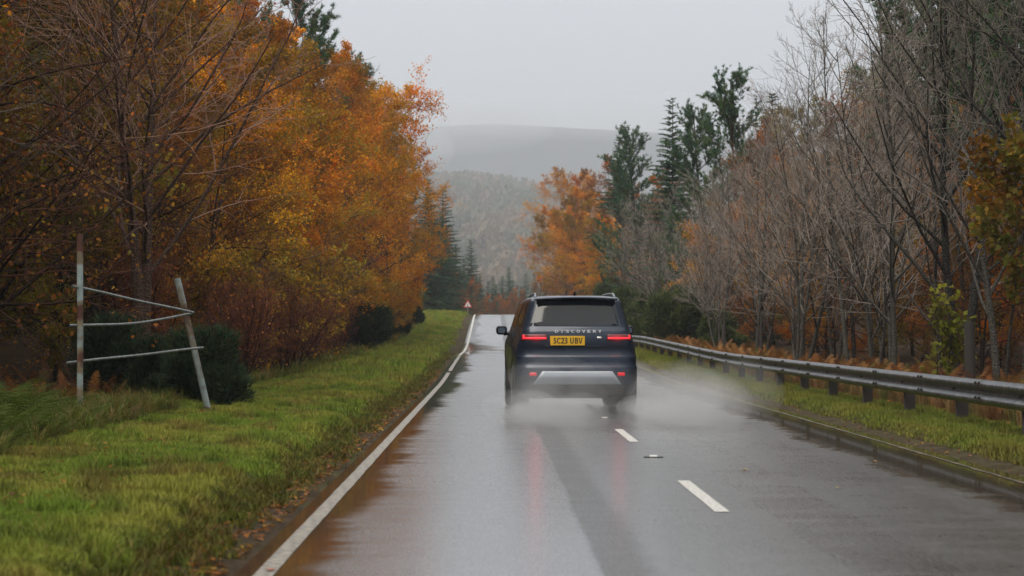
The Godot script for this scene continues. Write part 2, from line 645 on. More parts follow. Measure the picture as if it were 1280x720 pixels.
# ---------------------------------------------------------------- ground and road
func make_ground() -> void:
	var xs := []
	for a in [-140.0, -90.0, -60.0, -40.0, -28.0, -20.0, -15.0, -12.0, -10.0, -8.5, -7.5, -6.8, -6.2, -5.7, -5.3, -5.0, -4.75, -4.5, -4.3, -4.1, -3.9, -3.7, -3.5, -3.3, -3.1, -2.9, -2.7]:
		xs.append(a)
	var x := -2.55
	while x < -1.3:
		xs.append(x); x += 0.06
	for a in [-1.2, -0.5, 1.5, 3.5, 4.7]:
		xs.append(a)
	x = 4.8
	while x < 5.5:
		xs.append(x); x += 0.06
	for a in [5.6, 5.75, 5.9, 6.1, 6.3, 6.5, 6.7, 6.9, 7.2, 7.6, 8.2, 9.0, 10.0, 12.0, 15.0, 20.0, 28.0, 40.0, 60.0, 90.0, 140.0]:
		xs.append(a)
	var ds := []
	var d := -12.0
	while d < 460.0:
		ds.append(d)
		d += 0.25 if d > 6.0 and d < 34.0 else (0.6 if d < 80.0 else (1.5 if d < 180.0 else 12.0))
	var p := PackedVector3Array()
	var col := PackedColorArray()
	var nz := noise(21, 0.5, 4)
	var nf := noise(22, 3.0, 3)
	for dd in ds:
		var el := edge_left(dd)
		var er := edge_right(dd)
		for xx in xs:
			p.append(ground_at(xx, dd))
			var g := nz.get_noise_2d(xx, dd)
			var f := nf.get_noise_2d(xx, dd)
			var soil := Color(0.05, 0.032, 0.02).lerp(Color(0.09, 0.055, 0.03), clampf(0.5 + f, 0, 1))
			var turf := Color(0.13, 0.15, 0.025).lerp(Color(0.09, 0.11, 0.02), clampf(0.5 + g * 1.5, 0, 1))
			var k := 0.0
			if xx < 0.0:
				k = smoothstep(-0.02, 0.1, el - xx + 0.1 * f) * (1.0 - smoothstep(4.3, 5.0, -xx + 0.5 * g))
				if xx > el:
					soil = Color(0.07, 0.048, 0.03).lerp(Color(0.14, 0.1, 0.06), clampf(f * 1.6, 0, 1)).lerp(Color(0.09, 0.095, 0.035), clampf(g * 1.8, 0, 0.8))
			else:
				k = smoothstep(0.0, 0.1, xx - er + 0.06 * f) * (1.0 - smoothstep(6.3, 6.9, xx + 0.4 * g))
				if xx < er:
					soil = Color(0.11, 0.09, 0.05).lerp(Color(0.06, 0.05, 0.03), clampf(0.5 + f, 0, 1))
			col.append(soil.lerp(turf, k))
	var mb := MB.new()
	mb.grid(p, ds.size(), xs.size(), col)
	var o := top("ground", mb.mesh(M.soil))
	tag(o, "grass verges and leaf strewn forest floor either side of the road", "", "", "structure")

func make_road() -> void:
	# wet asphalt: the sheet's texture holds what the surface is made of (binder, chippings, patches) and how wet and smooth it lies
	var W := 1024
	var H := 2048
	var length := 175.0
	var width := ROAD_R - ROAD_L
	var a := PackedByteArray(); a.resize(W * H * 3)
	var r := PackedByteArray(); r.resize(W * H)
	var film := PackedByteArray(); film.resize(W * H)
	var n1 := noise(31, 0.35, 4)
	var n2 := noise(32, 1.0, 4)
	rng.seed = 4
	for j in H:
		var d := (j + 0.5) / H * length
		# edges of the standing water on both sides and across the dip
		var wl := -0.98 + 0.16 * n1.get_noise_2d(d * 0.8, 3.0) + 0.09 * n2.get_noise_2d(d * 1.6, 9.0)
		var wr := 3.95 + 0.34 * n1.get_noise_2d(d * 0.5, 30.0) + 0.1 * n2.get_noise_2d(d * 1.5, 39.0)
		if d > 34.0 and d < 150.0:
			wl += 0.45 * maxf(0.0, n1.get_noise_2d(d * 0.35, 60.0)) + 0.05
		var dip := smoothstep(80.0, 81.5, d) * (1.0 - smoothstep(86.5, 87.5, d))
		var track := 0.62 + 0.02 * n1.get_noise_2d(d, 90.0)
		for i in W:
			var x := ROAD_L + (i + 0.5) / W * width
			var g := n1.get_noise_2d(x * 0.8, d * 0.4)
			var f := n2.get_noise_2d(x * 0.7, d * 2.2)
			var base_ := 0.052 + 0.012 * g + 0.01 * f
			var rough := 0.27 + 0.04 * g + 0.07 * f
			if x > track:
				base_ *= 1.15
				rough = 0.33 + 0.05 * g + 0.06 * f
				var tr := absf(x - 2.35 - 0.1 * g)
				if tr < 0.3:
					rough -= 0.05
				tr = absf(x - 3.75)
				if tr < 0.28:
					rough += 0.05 * smoothstep(0.28, 0.1, tr)
			# the seam along the wheel path: older, coarser asphalt
			var seam := smoothstep(track - 0.04, track + 0.02, x) * smoothstep(track + 0.4, track + 0.22, x + 0.05 * g)
			base_ *= 1.0 - 0.35 * seam
			rough += 0.14 * seam
			var wet := maxf(smoothstep(wl + 0.16, wl - 0.12, x + 0.1 * f), smoothstep(wr - 0.16, wr + 0.16, x + 0.2 * f))
			if dip > 0.0:
				wet = maxf(wet, dip * smoothstep(0.0, 0.2, n1.get_noise_2d(x * 0.6 + 40.0, d * 0.9) + 0.42 - 0.08 * x))
			if d > 79.0 and d < 112.0:
				# water standing across the foot of the climb, narrowing to the left as the road rises
				wet = maxf(wet, smoothstep(79.0, 81.0, d) * smoothstep(0.25, -0.25, x + 0.6 - 4.6 * pow(clampf((106.0 - d) / 26.0, 0.0, 1.0), 2.2) + 0.8 * g))
			rough = lerpf(rough, 0.045, wet)
			base_ = lerpf(base_, 0.028, wet)
			var s := rng.randf_range(0.55, 1.45)
			rough += rng.randf_range(-0.06, 0.06)
			var q := (j * W + i) * 3
			# stored as the square root, close to sRGB
			var brown := 1.0 + 0.35 * wet
			a[q] = int(clampf(pow(base_ * s * 1.02 * brown, 1.0 / 2.2) * 255.0, 0, 255))
			a[q + 1] = int(clampf(pow(base_ * s, 1.0 / 2.2) * 255.0, 0, 255))
			a[q + 2] = int(clampf(pow(base_ * s * 0.98 / brown, 1.0 / 2.2) * 255.0, 0, 255))
			film[j * W + i] = int(255.0 * (1.0 - wet) * (1.0 - 0.45 * seam) * (1.0 if x < track else 0.7))
			r[j * W + i] = int(clampf(rough, 0.03, 0.95) * 255.0)
	var m := mat(Color.WHITE, 1.0)
	m.albedo_texture = ImageTexture.create_from_image(Image.create_from_data(W, H, false, Image.FORMAT_RGB8, a))
	m.roughness_texture = ImageTexture.create_from_image(Image.create_from_data(W, H, false, Image.FORMAT_L8, r))
	m.roughness_texture_channel = BaseMaterial3D.TEXTURE_CHANNEL_RED
	m.clearcoat_enabled = true
	m.clearcoat = 0.8
	m.clearcoat_texture = ImageTexture.create_from_image(Image.create_from_data(W, H, false, Image.FORMAT_L8, film))
	m.clearcoat_roughness = 0.2
	m.texture_repeat = true
	var p := PackedVector3Array()
	var uv := PackedVector2Array()
	var ds := []
	var d := -12.0
	while d < 260.0:
		ds.append(d)
		d += 1.5
	var xs := []
	for i in 13:
		xs.append(lerpf(ROAD_L, ROAD_R, i / 12.0))
	for dd in ds:
		for xx in xs:
			p.append(Vector3(xx, grade(dd), -dd))
			uv.append(Vector2((xx - ROAD_L) / width, dd / length))
	var mb := MB.new()
	mb.grid(p, ds.size(), xs.size(), PackedColorArray([Color.WHITE]), false, uv)
	var road := top("road", mb.mesh(m))
	tag(road, "wet two lane asphalt road running straight to a crest", "", "", "structure")

	# painted markings, each a sheet of its own 4 mm proud
	var paint := textured(mat(lin(0.78, 0.77, 0.73), 0.5), noise_tex(41, 0.05, 512, 0.55, 1.0), 0.9)
	paint.uv1_world_triplanar = true
	var worn := textured(mat(lin(0.5, 0.45, 0.37), 0.45), noise_tex(42, 0.035, 512, 0.3, 1.0), 0.7)
	worn.uv1_world_triplanar = true
	var ne := noise(43, 1.2, 3)
	var strip := func(x0: float, x1: float, d0: float, d1: float, wob: float, mt: Material, called: String) -> void:
		var q := PackedVector3Array()
		var n := maxi(4, int((d1 - d0) / 0.4))
		for i in n + 1:
			var dd := lerpf(d0, d1, float(i) / n)
			for xx in [x0, x1]:
				q.append(Vector3(xx + wob * ne.get_noise_2d(dd * 2.0, xx * 9.0), grade(dd) + 0.004, -dd))
		var b := MB.new()
		b.grid(q, n + 1, 2, PackedColorArray([Color.WHITE]))
		part(called, b.mesh(mt), road)
	strip.call(-1.315, -1.205, 6.0, 57.0, 0.006, worn, "edge_line")
	strip.call(-1.315, -1.205, 58.5, 76.0, 0.02, worn, "edge_line")
	strip.call(-1.315, -1.205, 77.0, 165.0, 0.01, paint, "edge_line")
	strip.call(4.66, 4.71, 8.0, 120.0, 0.025, textured(mat(lin(0.2, 0.16, 0.09), 0.5), noise_tex(44, 0.05, 256, 0.2, 1.0), 0.6), "edge_line")
	var dd0 := 14.55 - 9.0
	while dd0 < 160.0:
		strip.call(1.655, 1.765, dd0, dd0 + 3.0, 0.004, paint, "lane_dash")
		# a reflecting road stud in each gap: white body in a dark casting
		var mid := dd0 + 6.2
		if mid > 16.0 and mid < 60.0:
			var s := base("road_stud", Vector3(1.71, grade(mid), -mid))
			var k := MB.new()
			k.rbox(Vector3(0, 0.003, 0), Vector3(0.2, 0.01, 0.13), 0.004, Color.WHITE)
			part("casting", k.mesh(M.black), s)
			k = MB.new()
			k.rbox(Vector3(0, 0.013, 0), Vector3(0.085, 0.02, 0.09), 0.006, Color.WHITE)
			part("reflector", k.mesh(mat(lin(0.75, 0.75, 0.75), 0.3)), s)
			tag(s, "small white road stud between centre dashes, %s" % ["ahead of the long nearest dash", "close behind the car's rear bumper", "under the car", "ahead of the car", "far along the centre line", "farthest along the centre line"][mini(6, get_tree_count("road_stud"))], "road stud", "road studs along the centre line")
		dd0 += 9.0

func get_tree_count(called: String) -> int:
	return taken.get(called, 1) - 1

func make_hills() -> void:
	# two misty hills beyond the road, the nearer one wooded and heathery
	var nz := noise(51, 0.004, 5)
	var nb := noise(52, 0.03, 4)
	for which in 2:
		var d0 := 450.0 if which == 0 else 2150.0
		var d1 := 2050.0 if which == 0 else 3300.0
		var top_h := 130.0 if which == 0 else 322.0
		var wide := 680.0 if which == 0 else 1200.0
		var nd := 70
		var nx := 90
		var p := PackedVector3Array()
		var col := PackedColorArray()
		for j in nd + 1:
			var t := float(j) / nd
			var d := lerpf(d0, d1, t)
			for i in nx + 1:
				var x := lerpf(-wide, wide, float(i) / nx) * (0.7 + 0.5 * t)
				var rise := smoothstep(0.0, 0.9, t) if which == 0 else smoothstep(0.1, 0.72, t) * 0.97 + 0.03 * smoothstep(0.7, 1.0, t)
				var crest := 1.0
				if which == 0:
					crest = 1.0 - 0.0016 * maxf(0.0, x + 5.0) - 0.0003 * maxf(0.0, -x - 60.0)
				else:
					crest = 1.0 - 0.0002 * maxf(0.0, x - 20.0) - 0.00016 * maxf(0.0, -x - 20.0)
				var h := -7.0 + (top_h + 7.0) * rise * maxf(crest, 0.25)
				h += nz.get_noise_2d(x, d + which * 900.0) * (9.0 if which == 0 else 14.0) * sin(clampf(t, 0, 1) * PI) * (1.0 - 0.75 * smoothstep(0.55, 0.72, t) * which) + nb.get_noise_2d(x, d) * 1.6
				p.append(Vector3(x, h, -d))
				var g := nb.get_noise_2d(x * 0.7, d * 0.7)
				var heath := Color(0.22, 0.16, 0.13).lerp(Color(0.18, 0.18, 0.1), clampf(0.5 + g * 1.8, 0, 1))
				if which == 1:
					heath = Color(0.05, 0.045, 0.042).lerp(Color(0.035, 0.04, 0.035), clampf(0.5 + g * 2.0, 0, 1))
				col.append(heath)
		var mb := MB.new()
		mb.grid(p, nd + 1, nx + 1, col)
		var o := top("hill", mb.mesh(M.hill))
		tag(o, "wooded heathery hillside in mist beyond the road" if which == 0 else "higher flat topped hill fading into low cloud", "", "", "structure")
		if which == 0:
			# woods on the nearer hillside that read as one mass
			var b := MB.new()
			rng.seed = 52
			for i in 70:
				var u := jitter(1.0).normalized()
				var q := Vector3(u.x * 0.5, 0.55 + u.y * 0.5, u.z * 0.5) * rng.randf_range(0.75, 1.1)
				leaf(b, q - jitter(0.2), 0.55, Color.WHITE * rng.randf_range(0.75, 1.2))
			var wood := b.mesh(M.leaf)
			var tf := []
			var cc := []
			for i in 24000:
				var t := sqrt(rng.randf()) * 0.97
				var jj := int(t * nd)
				var ii := rng.randi_range(nx / 3, nx - nx / 3)
				var a := p[jj * (nx + 1) + ii]
				var e := p[mini(jj + 1, nd) * (nx + 1) + ii + 1]
				var at := Vector3(lerpf(a.x, e.x, rng.randf()), 0, lerpf(a.z, e.z, rng.randf()))
				at.y = lerpf(a.y, e.y, 0.5) - 1.0
				if nb.get_noise_2d(at.x * 0.35, at.z * 0.5) < -0.12:
					continue
				if absf(at.x) > 50.0 + 150.0 * t:
					continue
				var s := rng.randf_range(3.5, 7.5)
				tf.append(Transform3D(Basis(Vector3.UP, rng.randf() * TAU).scaled(Vector3(s, s * rng.randf_range(0.9, 1.5), s)), at))
				var stand := clampf(0.5 + 1.6 * nb.get_noise_2d(at.x * 0.5 + 300.0, at.z * 0.22) + rng.randf_range(-0.2, 0.2), 0.0, 1.0)
				cc.append(Color(0.12, 0.13, 0.085).lerp(Color(0.23, 0.165, 0.125), stand))
			for q in [[-330.0, 250.0, 2700.0, Vector3(560, 150, 700)], [-120.0, 285.0, 2800.0, Vector3(420, 90, 500)], [150.0, 305.0, 2850.0, Vector3(520, 70, 500)], [-520.0, 240.0, 2600.0, Vector3(500, 220, 600)]]:
				var cloud := FogVolume.new()
				cloud.name = numbered("low_cloud")
				cloud.shape = RenderingServer.FOG_VOLUME_SHAPE_ELLIPSOID
				cloud.size = q[3]
				cloud.position = Vector3(q[0], q[1], -q[2])
				var cm := FogMaterial.new()
				cm.albedo = Color(0.97, 0.98, 1.0)
				cm.density = 0.0022
				cloud.material = cm
				add_child(cloud, true)
				tag(cloud, "low cloud drifting along the top of the far hill", "cloud", "low cloud on the far hill", "stuff")
			copies("hillside_wood", wood, tf, cc, "scrubby autumn woodland covering the misty hillside", "woodland")

# ---------------------------------------------------------------- crash barrier
func make_barrier() -> void:
	var x := 6.0
	var t := base("crash_barrier", Vector3(x, 0, 0))
	tag(t, "wet galvanised steel crash barrier on dark posts along the verge", "crash barrier")
	# W profile facing the road (towards -x): [out, up] pairs
	var prof := [[0.0, 0.31], [-0.03, 0.305], [-0.075, 0.27], [-0.083, 0.245], [-0.075, 0.22], [-0.01, 0.175], [0.0, 0.155], [-0.01, 0.135], [-0.075, 0.09], [-0.083, 0.065], [-0.075, 0.04], [-0.03, 0.005], [0.0, 0.0]]
	var beam_at := func(d: float) -> float: return grade(d) + 0.14 + 0.29
	var bolt := CylinderMesh.new()
	bolt.top_radius = 0.017; bolt.bottom_radius = 0.02; bolt.height = 0.022; bolt.radial_segments = 8; bolt.rings = 1
	bolt.material = mat(lin(0.03, 0.026, 0.022), 0.6, 0.3)
	var post := MB.new()
	post.rbox(Vector3(0.1, -0.02, 0), Vector3(0.15, 1.0, 0.11), 0.012, Color.WHITE)
	var pm := post.mesh(M.timber)
	var block := MB.new()
	block.rbox(Vector3(0.012, 0.42 + 0.015, 0), Vector3(0.05, 0.2, 0.1), 0.008, Color.WHITE)
	var bm := block.mesh(M.timber)
	var d := 11.0
	var k := 0
	while d < 112.0:
		var mb := MB.new()
		var q := PackedVector3Array()
		var lap := 0.003 if k % 2 == 0 else 0.0
		for i in 5:
			var dd := lerpf(d, d + 3.3, i / 4.0)
			for e in prof:
				q.append(Vector3(e[0] - lap, beam_at.call(dd) + e[1], -dd))
		mb.grid(q, 5, prof.size(), PackedColorArray([Color.WHITE]))
		# back face so that the sheet has thickness
		var q2 := PackedVector3Array()
		for v in q:
			q2.append(v + Vector3(0.006, 0, 0))
		mb.grid(q2, 5, prof.size(), PackedColorArray([Color.WHITE]))
		var beam := part("beam", mb.mesh(M.steel), t)
		for e in [[0.245, -0.086], [0.065, -0.086]]:
			for s in ([-0.09, 0.09] if d < 60.0 else [0.0]):
				var b := part("bolt", bolt, beam)
				b.position = Vector3(e[1] - 0.004, beam_at.call(d + 0.05) + e[0] + 0.03, -(d + 0.05 + s))
				b.rotation_degrees = Vector3(0, 0, 62)
		var pd := d + 1.6
		var po := part("post", pm, t)
		po.position = Vector3(0, grade(pd) + 0.14, -pd)
		var bl := part("spacer_block", bm, po)
		bl.position = Vector3.ZERO
		d += 3.2
		k += 1

# ---------------------------------------------------------------- the car
# rows: height, half width, rear face set back, front reach, rear corner radius, narrowing towards the rear
const ROWS := [
	[0.26, 0.80, 0.25, 4.5, 0.15, 0.0], [0.34, 0.93, 0.10, 4.75, 0.2, 0.0], [0.46, 0.975, 0.03, 4.88, 0.24, 0.0], [0.60, 0.99, 0.0, 4.93, 0.26, 0.01],
	[0.72, 0.995, 0.0, 4.95, 0.26, 0.015], [0.765, 0.995, 0.012, 4.95, 0.26, 0.02], [0.785, 0.995, 0.05, 4.95, 0.25, 0.022], [0.90, 1.0, 0.052, 4.92, 0.24, 0.03],
	[0.925, 1.0, 0.058, 4.92, 0.24, 0.033], [0.95, 1.0, 0.088, 4.9, 0.24, 0.036], [1.06, 1.0, 0.09, 4.88, 0.22, 0.05], [1.085, 0.998, 0.066, 4.85, 0.22, 0.055],
	[1.15, 0.99, 0.058, 4.75, 0.2, 0.07], [1.22, 0.98, 0.058, 4.2, 0.2, 0.08], [1.30, 0.96, 0.066, 3.95, 0.2, 0.09], [1.345, 0.945, 0.085, 3.8, 0.2, 0.09],
	[1.365, 0.94, 0.125, 3.75, 0.18, 0.09], [1.41, 0.925, 0.145, 3.7, 0.18, 0.09], [1.60, 0.865, 0.225, 3.3, 0.17, 0.085], [1.78, 0.80, 0.30, 2.95, 0.16, 0.08],
	[1.84, 0.765, 0.335, 2.8, 0.16, 0.07], [1.875, 0.69, 0.4, 2.6, 0.2, 0.06], [1.893, 0.5, 0.55, 2.3, 0.25, 0.03], [1.898, 0.1, 0.9, 1.9, 0.08, 0.0]]
const BOW := 0.05

func car_row(y: float) -> Array:
	var k := 0
	while k < ROWS.size() - 2 and ROWS[k + 1][0] < y:
		k += 1
	var t := clampf((y - ROWS[k][0]) / (ROWS[k + 1][0] - ROWS[k][0]), 0, 1)
	var out := []
	for i in 6:
		out.append(lerpf(ROWS[k][i], ROWS[k + 1][i], t))
	return out

func rear_z(x: float, y: float) -> float:
	var r := car_row(y)
	var w: float = r[1] * (1.0 - r[5])
	var ax := minf(absf(x), w * 0.9995)
	var z: float = r[2] + BOW * (ax / w) * (ax / w)
	var e: float = ax - (w - r[4])
	if e > 0.0:
		var t: float = e / r[4]
		z += r[4] * 1.15 * (1.0 - sqrt(maxf(0.0, 1.0 - t * t)))
	return -z

func side_x(z: float, y: float) -> float:
	var r := car_row(y)
	return r[1] * (1.0 - r[5] * (1.0 - smoothstep(0.0, 1.9, -z)))

# a panel that follows the rear of the car, between left and right edges given at its bottom and top, proud by off, with a skirt
func rear_panel(y0: float, y1: float, l0: float, r0: float, l1: float, r1: float, off: float, deep := 0.03, nx := 14, ny := 6, col := Color.WHITE, bulge := 0.0) -> MB:
	var p := PackedVector3Array()
	for j in ny + 3:
		var tj := clampf((j - 1.0) / ny, 0, 1)
		for i in nx + 3:
			var ti := clampf((i - 1.0) / nx, 0, 1)
			var y := lerpf(y0, y1, tj)
			var x := lerpf(lerpf(l0, l1, tj), lerpf(r0, r1, tj), ti)
			var rim := j == 0 or j == ny + 2 or i == 0 or i == nx + 2
			p.append(Vector3(x, y, rear_z(x, y) + bulge * sin(tj * PI) + (off if not rim else off - deep)))
	var mb := MB.new()
	mb.grid(p, ny + 3, nx + 3, PackedColorArray([col]))
	return mb

func text_part(called: String, s: String, wide: float, high: float, deep: float, m: Material, parent: Node, at: Vector3, spacing := 0) -> void:
	var f := SystemFont.new()
	f.font_names = PackedStringArray(["Droid Sans"])
	f.font_weight = 700
	var fv := FontVariation.new()
	fv.base_font = f
	fv.spacing_glyph = spacing
	var t := TextMesh.new()
	t.text = s
	t.font = fv
	t.font_size = 48
	t.pixel_size = 0.01
	t.depth = 0.05
	t.material = m
	var box := t.get_aabb()
	var o := part(called, t, parent)
	o.scale = Vector3(wide / box.size.x, high / box.size.y, deep / 0.05)
	o.position = at - Vector3(box.get_center().x * o.scale.x, box.get_center().y * o.scale.y, 0)

func make_car() -> void:
	var paint := mat(lin(0.012, 0.023, 0.046), 0.38, 0.35)
	paint.clearcoat_enabled = true
	paint.clearcoat = 0.45
	paint.clearcoat_roughness = 0.12
	var film := noise_tex(61, 0.02, 256, 0.25, 0.75)
	paint.roughness_texture = film
	paint.roughness = 0.75
	paint.uv1_triplanar = true
	paint.uv1_scale = Vector3.ONE * 0.6
	var glass := mat(lin(0.008, 0.014, 0.022), 0.08)
	glass.metallic_specular = 0.55
	var silver := mat(lin(0.22, 0.245, 0.28), 0.42, 0.5)
	var chrome := mat(lin(0.75, 0.77, 0.8), 0.3, 0.5)
	var red := mat(lin(0.12, 0.004, 0.008), 0.2)
	red.clearcoat_enabled = true
	var glow := mat(lin(0.5, 0.01, 0.02), 0.3)
	glow.emission_enabled = true
	glow.emission = lin(1.0, 0.02, 0.035)
	glow.emission_energy_multiplier = 0.75
	var plate_m := mat(lin(0.72, 0.42, 0.015), 0.4)

	var car := base("car", Vector3(1.35, 0.0, -31.0), deg_to_rad(1.6))
	tag(car, "dark blue estate car with lit red tail lights throwing up spray", "car")
	# body: stacked horizontal outlines
	var p := PackedVector3Array()
	var cols := 0
	var ring_y := []
	for k in ROWS.size() - 1:
		var n := maxi(1, int((ROWS[k + 1][0] - ROWS[k][0]) / 0.05))
		for i in n:
			ring_y.append(lerpf(ROWS[k][0], ROWS[k + 1][0], float(i) / n))
	ring_y.append(ROWS[-1][0])
	for y in ring_y:
		var r := car_row(y)
		var ring := []
		var w: float = r[1] * (1.0 - r[5])
		for i in 33:
			var th := lerpf(-PI / 2, PI / 2, i / 32.0)
			var x := w * sin(th)
			ring.append(Vector3(x, y, rear_z(x, y)))
		var zs: float = ring[32].z
		var zf: float = -(r[3] - 0.5)
		for i in 12:
			var z := lerpf(zs, zf, (i + 1) / 13.0)
			ring.append(Vector3(side_x(z, y), y, z))
		for i in 17:
			var th := lerpf(0, PI, i / 16.0)
			ring.append(Vector3(cos(th) * r[1], y, zf - 0.5 * pow(sin(th), 0.6)))
		for i in 12:
			var z := lerpf(zf, zs, (i + 1) / 13.0)
			ring.append(Vector3(-side_x(z, y), y, z))
		cols = ring.size()
		for q in ring:
			p.append(q)
	var mb := MB.new()
	mb.grid(p, ring_y.size(), cols, PackedColorArray([Color.WHITE]), true)
	part("body", mb.mesh(paint), car)
	var ub := MB.new()
	ub.rbox(Vector3(0, 0.36, -2.5), Vector3(1.5, 0.22, 4.4), 0.05, Color.WHITE)
	part("underbody", ub.mesh(M.black), car)
	# rear glass, shoulders and spoiler
	part("rear_window", rear_panel(1.405, 1.83, -0.745, 0.745, -0.60, 0.60, 0.006, 0.02).mesh(glass), car)
	var sp := MB.new()
	var spp := PackedVector3Array()
	for i in 17:
		var x := lerpf(-0.66, 0.66, i / 16.0)
		var e := 0.05 * pow(absf(x) / 0.66, 2.0)
		for q in [[1.872 - e * 0.3, -0.46], [1.882 - e * 0.4, -0.3], [1.872 - e * 0.5, -0.19 - e], [1.855 - e * 0.5, -0.17 - e], [1.84 - e * 0.5, -0.19 - e], [1.835 - e * 0.5, -0.36]]:
			spp.append(Vector3(x, q[0], q[1]))
	sp.grid(spp, 17, 6, PackedColorArray([Color.WHITE]))
	part("spoiler", sp.mesh(paint), car)
	# high brake lamp housing, aerial fin
	var fin := MB.new()
	fin.tube(PackedVector3Array([Vector3(0.02, 1.88, -0.95), Vector3(0.02, 1.93, -0.88), Vector3(0.02, 1.965, -0.82)]), 0.03, 0.008, 6, Color.WHITE)
	part("aerial", fin.mesh(M.black), car)
	for s: float in [-1.0, 1.0]:
		var rr := MB.new()
		rr.tube(PackedVector3Array([Vector3(0.64 * s, 1.86, -0.55), Vector3(0.63 * s, 1.925, -0.72), Vector3(0.62 * s, 1.935, -1.6), Vector3(0.62 * s, 1.925, -2.6), Vector3(0.63 * s, 1.86, -2.75)]), 0.02, 0.02, 6, Color.WHITE)
		part("roof_rail", rr.mesh(silver), car)
		# tail lamp wrapping round the corner, with its lit bar
		var xi := 0.47 * s
		var xo := 0.885 * s
		var lamp := part("tail_light", rear_panel(1.172, 1.272, minf(xi, xo), maxf(xi, xo), minf(xi * 1.03, xo * 0.985), maxf(xi * 1.03, xo * 0.985), 0.016, 0.04).mesh(red), car)
		var bi := 0.49 * s
		var bo := 0.845 * s
		part("light_bar", rear_panel(1.202, 1.226, minf(bi, bo), maxf(bi, bo), minf(bi, bo), maxf(bi, bo), 0.022, 0.02, 12, 2).mesh(glow), lamp)
		part("light_edge", rear_panel(1.202, 1.262, bo - 0.012, bo + 0.012, bo - 0.012, bo + 0.012, 0.023, 0.02, 2, 3).mesh(glow), lamp)
		var om := OmniLight3D.new()
		om.name = "tail_glow"
		om.light_color = Color(1.0, 0.12, 0.14)
		om.light_energy = 0.01
		om.light_size = 0.1
		om.omni_range = 6.0
		om.omni_attenuation = 2.0
		om.shadow_enabled = true
		om.position = Vector3(0.66 * s, 1.215, 0.02)
		car.add_child(om, true)
		# bumper reflector
		var ri := 0.645 * s
		var ro := 0.755 * s
		var refl := mat(lin(0.5, 0.01, 0.015), 0.2)
		refl.emission_enabled = true
		refl.emission = lin(0.7, 0.01, 0.02)
		refl.emission_energy_multiplier = 0.22
		part("fog_light", rear_panel(0.615, 0.668, minf(ri, ro), maxf(ri, ro), minf(ri, ro), maxf(ri, ro), 0.012, 0.02, 4, 2).mesh(refl), car)
		# side glass
		for seg in [[-0.55, -1.35], [-1.42, -2.3], [-2.38, -3.15]]:
			var q := PackedVector3Array()
			for j in 5:
				var y := lerpf(1.42, 1.78, j / 4.0)
				for i in 6:
					var z := lerpf(seg[0], seg[1], i / 5.0) - 0.1 * j / 4.0 * (1.0 if i < 5 else -1.2)
					q.append(Vector3((side_x(z, y) + 0.004) * s, y, z))
			var sg := MB.new()
			sg.grid(q, 5, 6, PackedColorArray([Color.WHITE]))
			part("side_window", sg.mesh(glass), car)
		# mirror
		var mi := MB.new()
		mi.rbox(Vector3(1.1 * s, 1.335, -3.0), Vector3(0.19, 0.155, 0.12), 0.05, Color.WHITE)
		mi.tube(PackedVector3Array([Vector3(0.9 * s, 1.29, -3.02), Vector3(1.06 * s, 1.27, -3.0)]), 0.035, 0.03, 6, Color.WHITE)
		var mh := part("wing_mirror", mi.mesh(M.black), car)
		var mg := MB.new()
		mg.rbox(Vector3(1.1 * s, 1.335, -2.937), Vector3(0.155, 0.12, 0.006), 0.035, Color.WHITE)
		part("mirror_glass", mg.mesh(mat(lin(0.09, 0.11, 0.13), 0.1, 1.0)), mh)
		# wheels
		for z in [-0.95, -3.87]:
			var arch := MB.new()
			var ap := PackedVector3Array()
			for i in 25:
				var th := lerpf(-0.25, PI + 0.25, i / 24.0)
				for rr_ in [[0.4, -0.12], [0.45, 0.004], [0.49, 0.006]]:
					var yy: float = 0.41 + sin(th) * rr_[0]
					var zz: float = z + cos(th) * rr_[0]
					ap.append(Vector3((side_x(zz, clampf(yy, 0.5, 1.0)) + rr_[1]) * s, yy, zz))
			arch.grid(ap, 25, 3, PackedColorArray([Color.WHITE]))
			part("wheel_arch", arch.mesh(M.black), car)
			var wl := Node3D.new()
			wl.name = "wheel"
			car.add_child(wl, true)
			wl.position = Vector3(0.87 * s, 0.39, z)
			var ty := MB.new()
			var tp := PackedVector3Array()
			var prof := [[-0.13, 0.27], [-0.135, 0.34], [-0.115, 0.383], [-0.06, 0.39], [0.06, 0.39], [0.115, 0.383], [0.135, 0.34], [0.13, 0.27]]
			for e in prof:
				for i in 28:
					var th := TAU * i / 28
					tp.append(Vector3(e[0], cos(th) * e[1], sin(th) * e[1]))
			ty.grid(tp, prof.size(), 28, PackedColorArray([Color.WHITE]), true)
			part("tyre", ty.mesh(M.rubber), wl)
			var rim := MB.new()
			for i in 5:
				var th := TAU * i / 5
				rim.tube(PackedVector3Array([Vector3(0.1 * s, 0, 0), Vector3(0.11 * s, cos(th) * 0.26, sin(th) * 0.26)]), 0.05, 0.035, 5, Color.WHITE)
			var rp := PackedVector3Array()
			for e in [[0.02, 0.265], [0.12, 0.275]]:
				for i in 28:
					var th := TAU * i / 28
					rp.append(Vector3(e[0] * s, cos(th) * e[1], sin(th) * e[1]))
			rim.grid(rp, 2, 28, PackedColorArray([Color.WHITE]), true)
			part("rim", rim.mesh(silver), wl)
	# number plate, lettering, badges
	var pz := rear_z(-0.15, 1.16)
	var pl := MB.new()
	pl.rbox(Vector3(-0.152, 1.172, pz + 0.012), Vector3(0.55, 0.15, 0.02), 0.008, Color.WHITE)
	var plate := part("number_plate", pl.mesh(plate_m), car)
	text_part("lettering", "SC23 UBV", 0.46, 0.092, 0.004, mat(lin(0.012, 0.012, 0.012), 0.5), plate, Vector3(-0.145, 1.172, pz + 0.0225))
	var word := "DISCOVERY"
